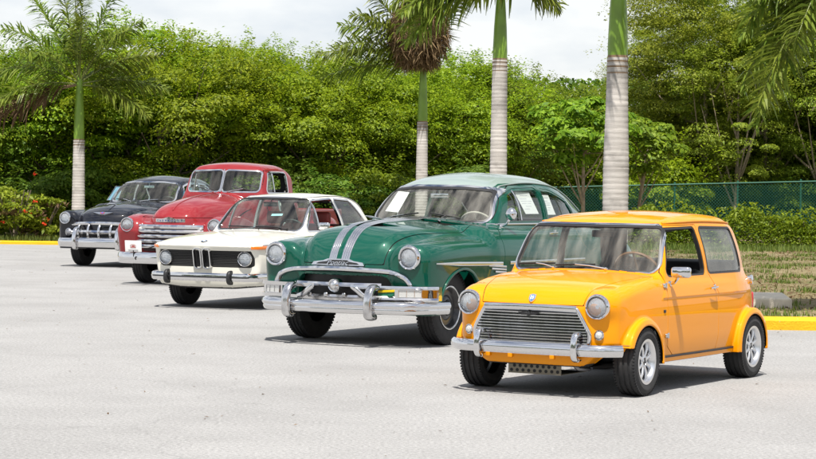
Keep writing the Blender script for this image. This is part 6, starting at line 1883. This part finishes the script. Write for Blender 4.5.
    for i, ch in enumerate('CHEVROLET'):
        a = -.195 + i * .0488
        text_mesh(ch, .040, .002, ((bow(a) + .016, a, .956), (.0, 1, 0), (0, 0, 1)), simple('badge_blue_ink', (.03, .05, .2), .4) if i == 0 else bpy.data.materials['badge_blue_ink'], 'badge_lettering', nb)
    # grille
    gr = bpy.data.objects.new('grille', None); COL.objects.link(gr); gr.parent = root
    nx = lambda a: 2.265 - .17 * (abs(a) / .6) ** 2
    bk = MB(); yy = np.linspace(-.58, .58, 21)
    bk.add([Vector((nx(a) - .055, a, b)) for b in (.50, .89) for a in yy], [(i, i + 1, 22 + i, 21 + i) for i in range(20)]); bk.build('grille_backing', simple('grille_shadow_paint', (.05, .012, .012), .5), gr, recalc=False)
    for k, (zz, hw_) in enumerate(((.868, .52), (.800, .56), (.725, .58), (.650, .58), (.575, .56))):
        pts = [Vector((nx(a) + .012 * (k > 0), a, zz)) for a in np.linspace(-hw_, hw_, 21)]
        t = MB(); t.sweep(pts, [(-.03, -.022), (.012, -.026), (.026, -.014), (.030, .004), (.020, .022), (-.03, .024)] if k else [(-.03, -.026), (.016, -.030), (.030, 0), (.02, .028), (-.03, .03)])
        t.build('grille_bar', M['chrome'], gr)
    for s in (1, -1):
        t = MB(); t.box((nx(.47) + .004, s * .47, .835), (.03, .10, .036), Matrix.Rotation(-s * R(24), 3, 'Z'), .008)
        t.build('parking_lamp', M['white_lens'], gr)
    # bumper and plate
    t = MB(); t.sweep([Vector((2.45 - .10 * (abs(a) / .7) ** 2 - .10 * max(0, (abs(a) - .66) / .16) ** 2, a, .405)) for a in np.linspace(-.82, .82, 31)], [(-.016, -.085), (.006, -.082), (.022, -.05), (.026, 0), (.022, .05), (.006, .082), (-.016, .085), (-.004, 0)])
    t.build('bumper', M['chrome'], root)
    for s in (1, -1):
        t = MB(); t.tube([(2.44, s * .42, .40), (1.9, s * .40, .44)], .03, 6); t.build('bumper_bracket', M['underside'], root)
    t = MB(); t.box((2.44, -.47, .575), (.008, .27, .165), Matrix.Rotation(R(6), 3, 'Y'), .002); pl = t.build('license_plate', M['paper'], root)
    t = MB()
    for i in range(9): t.sweep([Vector((2.447, -.47 + .05 * math.cos(R(a)), .572 + .035 * math.sin(R(a)))) for a in (18 + i * 18 - 2, 18 + i * 18 + 8)], rrect(.003, .022, .001, 1), up=(1, 0, .001))
    t.box((2.445, -.47, .560), (.004, .085, .012)); t.box((2.446, -.47, .578), (.004, .045, .026)); t.build('plate_emblem', simple('plate_red', (.35, .10, .09), .6), pl)
    t = MB(); t.box((2.445, -.47, .628), (.004, .19, .012)); t.box((2.4435, -.47, .52), (.004, .16, .010)); t.build('plate_lettering', simple('plate_grey', (.3, .3, .32), .6), pl)
    t = MB(); t.tube([(2.42, -.47, .42), (2.43, -.47, .52)], .012, 6); t.build('plate_bracket', M['underside'], root)
    for (y0, y1) in ((-.12, -.28), (.12, .36)):
        p0 = front_hit(F, y0, 1.385); p1 = front_hit(F, y1, 1.43); nn = norm_at(F, p1)
        q0 = front_hit(F, y1 - .15, 1.45); q1 = front_hit(F, y1 + .15, 1.41)
        wiper(root, p0, p1, nn, .30, q1 - q0)
    a = MB(); a.box((-.30, 0, .90), (.50, 1.30, .18), None, .06); a.box((-.60, 0, 1.18), (.16, 1.30, .50), Matrix.Rotation(-.15, 3, 'Y'), .06); a.build('bench_seat', M['seat_black'], root)
    a = MB(); a.box((.36, 0, 1.28), (.16, 1.30, .16), None, .04); a.build('dashboard', PAINT, root)
    steering_wheel(root, (.08, .36, 1.34), .22, M['black_trim'], .8)
    a = MB(); a.box((.16, 0, 1.66), (.025, .20, .06), None, .012); a.tube([(.16, 0, 1.66), (.2, 0, 1.73)], .008, 6); a.build('interior_mirror', M['black_trim'], root)
    for xa, yy in ((1.48, .735), (-1.75, .735)):
        for s in (1, -1): make_wheel(root, (xa, s * yy, .37), .37, .19, .205, s, 'steel_black')
    return root
# ------------------------------------------------------------------ black sedan at the far end
def build_black_sedan(loc, rz):
    root = thing('car', 'black rounded fifties sedan with toothed chrome grille at the far end of the row', 'car', loc, rz, 'classic cars parked in a row')
    PAINT = paint('black_paint', (0.006, 0.007, 0.012), rough=.4, wave=.05)
    zc = spl([-2.6, .3, .55, 1.0, 1.5, 1.8, 2.0, 2.12, 2.20, 2.26], [1.12, 1.155, 1.16, 1.155, 1.13, 1.085, 1.03, .97, .90, .80], .04)
    hw = spl([.3, .6, 1.2, 1.8, 2.2, 2.4], [.80, .78, .70, .60, .52, .46], .05)
    Yf = spl([-2.6, -2.4, -1.8, -.5, .8, 1.5, 1.9, 2.1, 2.2], [.78, .87, .92, .93, .925, .93, .925, .90, .87], .06)
    zf = spl([.1, .6, 1.2, 1.6, 1.95, 2.15], [.96, 1.00, 1.015, 1.015, 1.005, .985], .05)
    bz = spl([-2.55, -2.4, -2.1, -1.5, -.5, .6], [.78, .92, 1.03, 1.09, 1.11, 1.13], .06)
    roof = spl([.45, .3, .1, -.35, -.9, -1.3, -1.6, -1.9, -2.1], [1.47, 1.545, 1.60, 1.660, 1.645, 1.58, 1.44, 1.22, 1.0], .05)
    def F(x, y, z):
        ay = np.abs(y)
        top = (z - (zc(x) - .065 * (ay / .5) ** 2)) * np.interp(x, [1.7, 2.1], [.95, .62])
        hood = rmax(top, ay - hw(x) - .03 * (1.0 - z), .17)
        hood = rmax(hood, (x - (2.25 - .16 * (ay / .5) ** 2)), .08)
        hood = rmax(np.maximum(hood, .66 - z), .1 - x, .05)
        fe = rmax(np.abs(ay - (Yf(x) - .20)) - .20, z - zf(x), .16)
        fe = rmax(fe, x - (2.15 - .10 * np.maximum(.70 - z, 0)), .09)
        fe = np.maximum(rmax(fe, -.4 - x, .1), .32 - z)
        f = smin(hood, fe, .14)
        core = rmax(rmax(ay - .75, z - .70, .05), np.maximum(x - 2.08, -x), .03)
        f = np.minimum(f, np.maximum(core, .32 - z))
        bd = rmax(ay - (Yf(x) - .06 * sstep(.9, 1.15, z) - .05 * sstep(.55, .3, z)), (z - (bz(x) + .02 - .04 * (ay / .8) ** 2)), .15)
        bd = rmax(bd, np.maximum(x - .95, -2.48 - x + .25 * (ay / .8) ** 3), .16)
        f = smin(f, np.maximum(bd, .30 - z), .12)
        rf = ell(x, ay, z, (-1.7, .78, .72), (.85, .20, .34))
        f = smin(f, np.maximum(rf, .32 - z), .10)
        g1 = ay - (.72 - (z - 1.12) * .30 + .03 * np.sin(np.clip((z - 1.12) / .45, 0, 1) * math.pi) - .12 * sstep(-.9, -1.8, x))
        g2 = (x - (.70 - .13 * (ay / .64) ** 2 - (z - 1.14) * .98)) * .72
        g = rmax(g1, (z - (roof(x) - .055 * (ay / .5) ** 2)) * np.where(x < -1.2, .8, 1), .14)
        g = np.maximum(rmax(g, g2, .06), .95 - z)
        return rmin(f, g, .03)
    sk = Skin(F, (-2.65, -1.04, .26), (2.36, 1.04, 1.74), .019)
    x, y, z = sk.V.T; N = sk.N; ay = np.abs(y); big = 1.0
    ws = np.where((N[:, 0] > .25) & (x > -.1) & (z > 1.1), poly2d([(-.635, 1.18), (-.30, 1.165), (.30, 1.165), (.635, 1.18), (.575, 1.49), (.30, 1.515), (-.30, 1.515), (-.575, 1.49)], .05)(y, z), big)
    sd = (np.abs(N[:, 1]) > .45) & (z > 1.0)
    dw = np.where(sd, poly2d([(.36, 1.175), (.10, 1.45), (-.12, 1.49), (-.50, 1.50), (-.50, 1.175)], .04)(x, z), big)
    qw = np.where(sd, poly2d([(-.575, 1.175), (-.575, 1.50), (-.85, 1.48), (-1.20, 1.175)], .05)(x, z), big)
    rw = np.where((N[:, 0] < -.3) & (z > 1.12), poly2d([(-.56, 1.18), (.56, 1.18), (.48, 1.47), (-.48, 1.47)], .08)(y, z), big)
    dr = np.where((np.abs(N[:, 1]) > .4) & (ay > .5), poly2d([(.66, .38), (.70, 1.02), (.55, 1.12), (.25, 1.42), (-.05, 1.54), (-.54, 1.55), (-.54, .38)])(x, z), big)
    hl = np.interp(x, [.55, 1.0, 1.5, 1.9, 2.15], [.66, .64, .57, .50, .44])
    hd = np.where((x > .4) & (z > .7), np.maximum(np.maximum(ay - hl, .66 - x), .80 - z), big)
    arch = np.minimum(tyre_well_field(x, y, z, (1.48,), .36, .40, .36, .5), tyre_well_field(x, y, z, (-1.45,), .36, .42, .28, .5))
    for n, vv in (('ws', ws), ('dw', dw), ('qw', qw), ('rw', rw), ('dr', dr), ('hd', hd), ('arch', arch)): sk.field(n, vv)
    sk.cut('arch')
    for n in ('ws', 'dw', 'qw', 'rw'): sk.cut(n); sk.cut(n, .026)
    sk.band('dr', -.005, .005); sk.band('hd', -.005, .005)
    v = sk.val; cen = sk.cen(); nr = sk.nrm()
    gone = v('arch') < 0
    und = (nr[:, 2] < -.8) & (cen[:, 2] < .40) & ~gone
    free = ~gone & ~und
    g = {}
    for n in ('ws', 'dw', 'qw', 'rw'):
        g[n] = free & (v(n) < 0); g[n + 'r'] = free & (v(n) >= 0) & (v(n) < .026)
    used = np.zeros(len(cen), bool)
    for k in g: used |= g[k]
    gap = free & ~used & ((np.abs(v('dr')) < .005) | (np.abs(v('hd')) < .005))
    door = free & ~used & ~gap & (v('dr') < 0); hood = free & ~used & ~gap & (v('hd') < 0)
    body = free & ~used & ~gap & ~door & ~hood
    IM = M['interior']
    sk.part(body, 'body', [PAINT, IM], root, .025); sk.part(hood, 'hood', [PAINT, IM], root, .02)
    sk.part(gap, 'panel_gap', M['gap'], root, 0, -.008); sk.part(und, 'underside', M['underside'], root)
    w = sk.part(g['ws'], 'windshield', M['glass_teal'], root, 0, -.004)
    sk.part(g['wsr'], 'windshield_trim', M['chrome'], w, .012, .006, inner_mat=0)
    w = sk.part(g['rw'], 'rear_window', M['glass'], root, 0, -.004)
    if w: sk.part(g['rwr'], 'rear_window_seal', M['black_trim'], w, .02, .004, inner_mat=0)
    for s in (1, -1):
        m_ = (cen[:, 1] * s) > 0
        d = sk.part(door & m_, 'door', [PAINT, IM], root, .04)
        sk.part(g['dwr'] & m_, 'window_frame', M['chrome'], d, .03, .0, inner_mat=0)
        q = sk.part(g['qw'] & m_, 'quarter_window', M['glass'], root, 0, -.014)
        sk.part(g['qwr'] & m_, 'quarter_window_frame', M['chrome'], q, .03, .0, inner_mat=0)
        # vent pane swung open
        p = side_hit(F, .14, 1.18, s)
        t = MB(); A = Vector((.10, s * .20, 0)); B = Vector((-.10, -s * .04, .26))
        fr = [p, p + A * .9, p + A * .55 + B, p + B]
        t.add(fr, [(0, 1, 2, 3)]); vo = t.build('vent_window', simple('blue_tint_pane', (.16, .33, .42), .08, coat=1) if s > 0 else bpy.data.materials['blue_tint_pane'], d, smooth=False)
        t = MB(); t.tube(fr, .010, 6, closed=True); t.build('vent_window_frame', M['chrome'], vo)
        p = side_hit(F, -.40, 1.045, s)
        h = MB(); h.sweep([p, p + Vector((-.0, s * .035, 0)), p + Vector((.14, s * .035, 0)), p + Vector((.15, s * .0, 0))], rrect(.02, .024, .007, 2)); h.build('door_handle', M['chrome'], d)
        pts = [side_hit(F, xx, 1.14, s) + Vector((0, s * .003, 0)) for xx in np.linspace(.50, -1.2, 18)]
        t = MB(); t.sweep(pts, rrect(.016, .02, .006, 2)); t.build('belt_moulding', M['chrome'], root)
        pts = [side_hit(F, xx, .76, s) + Vector((0, s * .004, 0)) for xx in np.linspace(1.95, -.5, 24)]
        t = MB(); t.sweep(pts, rrect(.016, .03, .008, 2)); t.build('side_moulding', M['chrome'], root)
        make_headlight(root, F, s * .735, .868, .088, .024, .022, x=2.165)
        # round parking lamp at the grille end
        make_lamp(root, Vector((2.175, s * .66, .615)), (1, s * .2, 0), .060, M['steel'], 'parking_lamp', .03)
    wheel_well(root, 1.48, .36, .40, .42, .78); wheel_well(root, -1.45, .36, .32, .42, .78)
    # emblem on the nose: shallow wings with a small colour shield
    p = front_hit(F, 0, .945); nn = norm_at(F, p); u = Vector((0, 1, 0)); w2 = nn.cross(u)
    if w2.z < 0: w2 = -w2
    t = MB(); t.prism([(-.20, .022), (-.06, .026), (0, .034), (.06, .026), (.20, .022), (.10, -.016), (.05, -.034), (-.05, -.034), (-.10, -.016)], .03, (p + nn * .012, u, w2)); e = t.build('hood_emblem', M['chrome'], root)
    t = MB(); t.prism([(-.045, .014), (.045, .014), (.03, -.02), (-.03, -.02)], .01, (p + nn * .026, u, w2)); t.build('emblem_field', simple('emblem_red', (.3, .03, .05), .3, coat=1), e)
    t = MB(); t.prism([(-.02, .014), (.02, .014), (.012, -.012), (-.012, -.012)], .01, (p + nn * .029, u, w2)); t.build('emblem_mark', simple('emblem_blue', (.05, .08, .4), .3, coat=1), e)
    t = MB(); q = top_hit(F, 1.75, 0); t.sweep([q + Vector((-.25, 0, .0)), q + Vector((0, 0, .03)), q + Vector((.16, 0, .035)), q + Vector((.24, 0, .02))], rrect(.03, .03, .012, 3), scale=[.3, .9, 1, .3]); t.build('hood_ornament', M['chrome'], root)
    # grille
    gr = bpy.data.objects.new('grille', None); COL.objects.link(gr); gr.parent = root
    nx = lambda a: 2.25 - .17 * (abs(a) / .68) ** 2
    bk = MB(); yy = np.linspace(-.68, .68, 21)
    bk.add([Vector((nx(a) - .10, a, b)) for b in (.48, .76) for a in yy], [(i, i + 1, 22 + i, 21 + i) for i in range(20)]); bk.build('grille_backing', M['black_trim'], gr, recalc=False)
    arc = smooth_path([(-.70, .70, 0), (-.64, .745, 0), (-.4, .775, 0), (0, .785, 0), (.4, .775, 0), (.64, .745, 0), (.70, .70, 0)], 6)
    t = MB(); t.sweep([Vector((nx(p.x) + .012, p.x, p.y)) for p in arc], [(-.02, -.026), (.014, -.028), (.028, 0), (.016, .026), (-.02, .026)]); t.build('grille_arch', M['chrome'], gr)
    t = MB(); t.sweep([Vector((nx(a) + .015, a, .622)) for a in np.linspace(-.62, .62, 21)], [(-.02, -.030), (.016, -.034), (.034, 0), (.016, .034), (-.02, .03)]); t.build('grille_bar', M['chrome'], gr)
    for k in range(5):
        a = -.44 + .22 * k
        t = MB(); t.sweep(smooth_path([(nx(a) + .0, a, .50), (nx(a) + .045, a, .56), (nx(a) + .055, a, .622), (nx(a) + .04, a, .69), (nx(a) - .0, a, .75)], 4), rrect(.046, .05, .016, 3), up=(1, 0, .001)); t.build('grille_tooth', M['chrome'], gr)
    t = MB(); t.sweep([Vector((nx(a) + .015, a, .50)) for a in np.linspace(-.66, .66, 21)], [(-.02, -.022), (.016, -.024), (.030, 0), (.016, .022), (-.02, .02)]); t.build('lower_grille_bar', M['chrome'], gr)
    by = np.linspace(-.95, .95, 41)
    t = MB(); t.sweep([Vector((2.40 - .13 * (abs(a) / .8) ** 2 - .36 * max(0, (abs(a) - .74) / .21) ** 2, a, .44)) for a in by], [(-.02, -.075), (.008, -.082), (.026, -.06), (.034, -.02), (.040, .0), (.034, .035), (.014, .075), (-.02, .078), (-.006, 0)]); bo = t.build('bumper', M['chrome'], root)
    for s in (1, -1):
        t = MB(); t.sweep(smooth_path([(2.31, s * .42, .34), (2.38, s * .42, .34), (2.425, s * .42, .37), (2.435, s * .42, .46), (2.42, s * .42, .58), (2.38, s * .42, .66), (2.33, s * .42, .69)], 5), rrect(.08, .06, .026, 4), up=(1, 0, .001)); t.build('bumper_guard', M['chrome'], bo)
    t = MB(); t.sweep([Vector((-2.56 + .35 * max(0, (abs(b) - .7) / .28) ** 2, b, .44)) for b in np.linspace(-.92, .92, 25)], rrect(.04, .15, .02, 3)); t.build('bumper', M['chrome'], root)
    t = MB(); t.box((1.95, -.0, .42), (.3, .7, .05)); t.build('front_crossmember', M['underside'], root)
    for (y0, y1, ly) in ((.10, .34, 1), (-.10, -.38, -1)):
        p0 = hit(F, (1.5, y0, 1.168), (-1, 0, 0)); p1 = hit(F, (1.5, y1, 1.20), (-1, 0, 0)); nn = norm_at(F, p1)
        q0 = hit(F, (1.5, y1 - .16, 1.21), (-1, 0, 0)); q1 = hit(F, (1.5, y1 + .16, 1.20), (-1, 0, 0))
        wiper(root, p0, p1, nn, .32, q1 - q0)
    for xx, nm in ((-.25, 'front_seat'), (-1.1, 'rear_seat')):
        a = MB(); a.box((xx, 0, .62), (.55, 1.3, .20), None, .07); a.box((xx - .34, 0, .90), (.18, 1.3, .55), Matrix.Rotation(-.22, 3, 'Y'), .07); a.build(nm, M['seat_tan'], root)
    a = MB(); a.box((.52, 0, 1.03), (.28, 1.36, .14), None, .05); a.build('dashboard', M['interior'], root)
    steering_wheel(root, (.14, .36, 1.07), .215, M['black_trim'], .5)
    a = MB(); a.box((.28, .0, 1.44), (.03, .21, .06), None, .014); a.tube([(.28, 0, 1.45), (.31, 0, 1.52)], .008, 6); a.build('interior_mirror', M['chrome'], root)
    for xa in (1.48, -1.45):
        for s in (1, -1): make_wheel(root, (xa, s * .725, .355), .355, .185, .195, s, 'steel_black')
    return root
# ------------------------------------------------------------------ papers taped inside the green car's windows
def paper(loc, rz, pts, label, name='paper_sheet'):
    Mw = Matrix.Translation(Vector(loc)) @ Matrix.Rotation(rz, 4, 'Z')
    W = [Mw @ Vector(p) for p in pts]
    n = (W[1] - W[0]).cross(W[3] - W[0]).normalized() * .0008
    b = MB(); b.add([w + n for w in W] + [w - n for w in W], [(0, 1, 2, 3), (7, 6, 5, 4), (0, 4, 5, 1), (1, 5, 6, 2), (2, 6, 7, 3), (3, 7, 4, 0)])
    o = thing(name, label, 'paper', W[0], 0, 'papers in the green car windows')
    sh = b.build('sheet', M['paper'], o, smooth=False); sh.matrix_parent_inverse = Matrix.Translation(-W[0])
    b = MB()
    L2 = lambda u, v: W[0] * (1 - u) * (1 - v) + W[1] * u * (1 - v) + W[2] * u * v + W[3] * (1 - u) * v
    for k, (v0, u0, u1) in enumerate(((.84, .25, .78), (.68, .12, .60), (.58, .12, .88), (.48, .12, .80), (.34, .30, .70), (.22, .12, .5))):
        for sgn in (1.6, -1.6):
            q = [L2(u0, v0) + n * sgn, L2(u1, v0) + n * sgn, L2(u1, v0 + .022) + n * sgn, L2(u0, v0 + .022) + n * sgn]
            b.add(q, [(0, 1, 2, 3)])
    ln = b.build('printed_lines', simple('faint_print', (.42, .42, .46), .8), o, smooth=False, recalc=False); ln.matrix_parent_inverse = Matrix.Translation(-W[0])
    return o
# ------------------------------------------------------------------ the row of cars
build_mini((1.652, 17.143, 0), R(239.17))
_gl, _gr = (.468, 22.595, 0), R(240.03)
_, GF = build_green_sedan(_gl, _gr)
ins = Vector((-.016, 0, 0))
paper(_gl, _gr, [front_hit(GF, -.565, 1.245) + ins, front_hit(GF, -.375, 1.235) + ins, front_hit(GF, -.345, 1.440) + ins, front_hit(GF, -.515, 1.450) + ins], 'white paper taped to the windshield of the green car')
ins = Vector((0, -.040, 0))
paper(_gl, _gr, [side_hit(GF, -.30, 1.235) + ins, side_hit(GF, -.60, 1.235) + ins, side_hit(GF, -.53, 1.455) + ins, side_hit(GF, -.21, 1.455) + ins], 'white printed paper in the door window of the green car')
paper(_gl, _gr, [side_hit(GF, -.80, 1.225) + ins, side_hit(GF, -.99, 1.225) + ins, side_hit(GF, -.95, 1.43) + ins, side_hit(GF, -.77, 1.43) + ins], 'narrow white paper in the rear side window of the green car')
build_white_saloon((-1.623, 28.2, 0), R(245.62))
build_red_truck((-2.722, 34.42, 0), R(249.09))
build_black_sedan((-4.729, 41.196, 0), R(250.76))
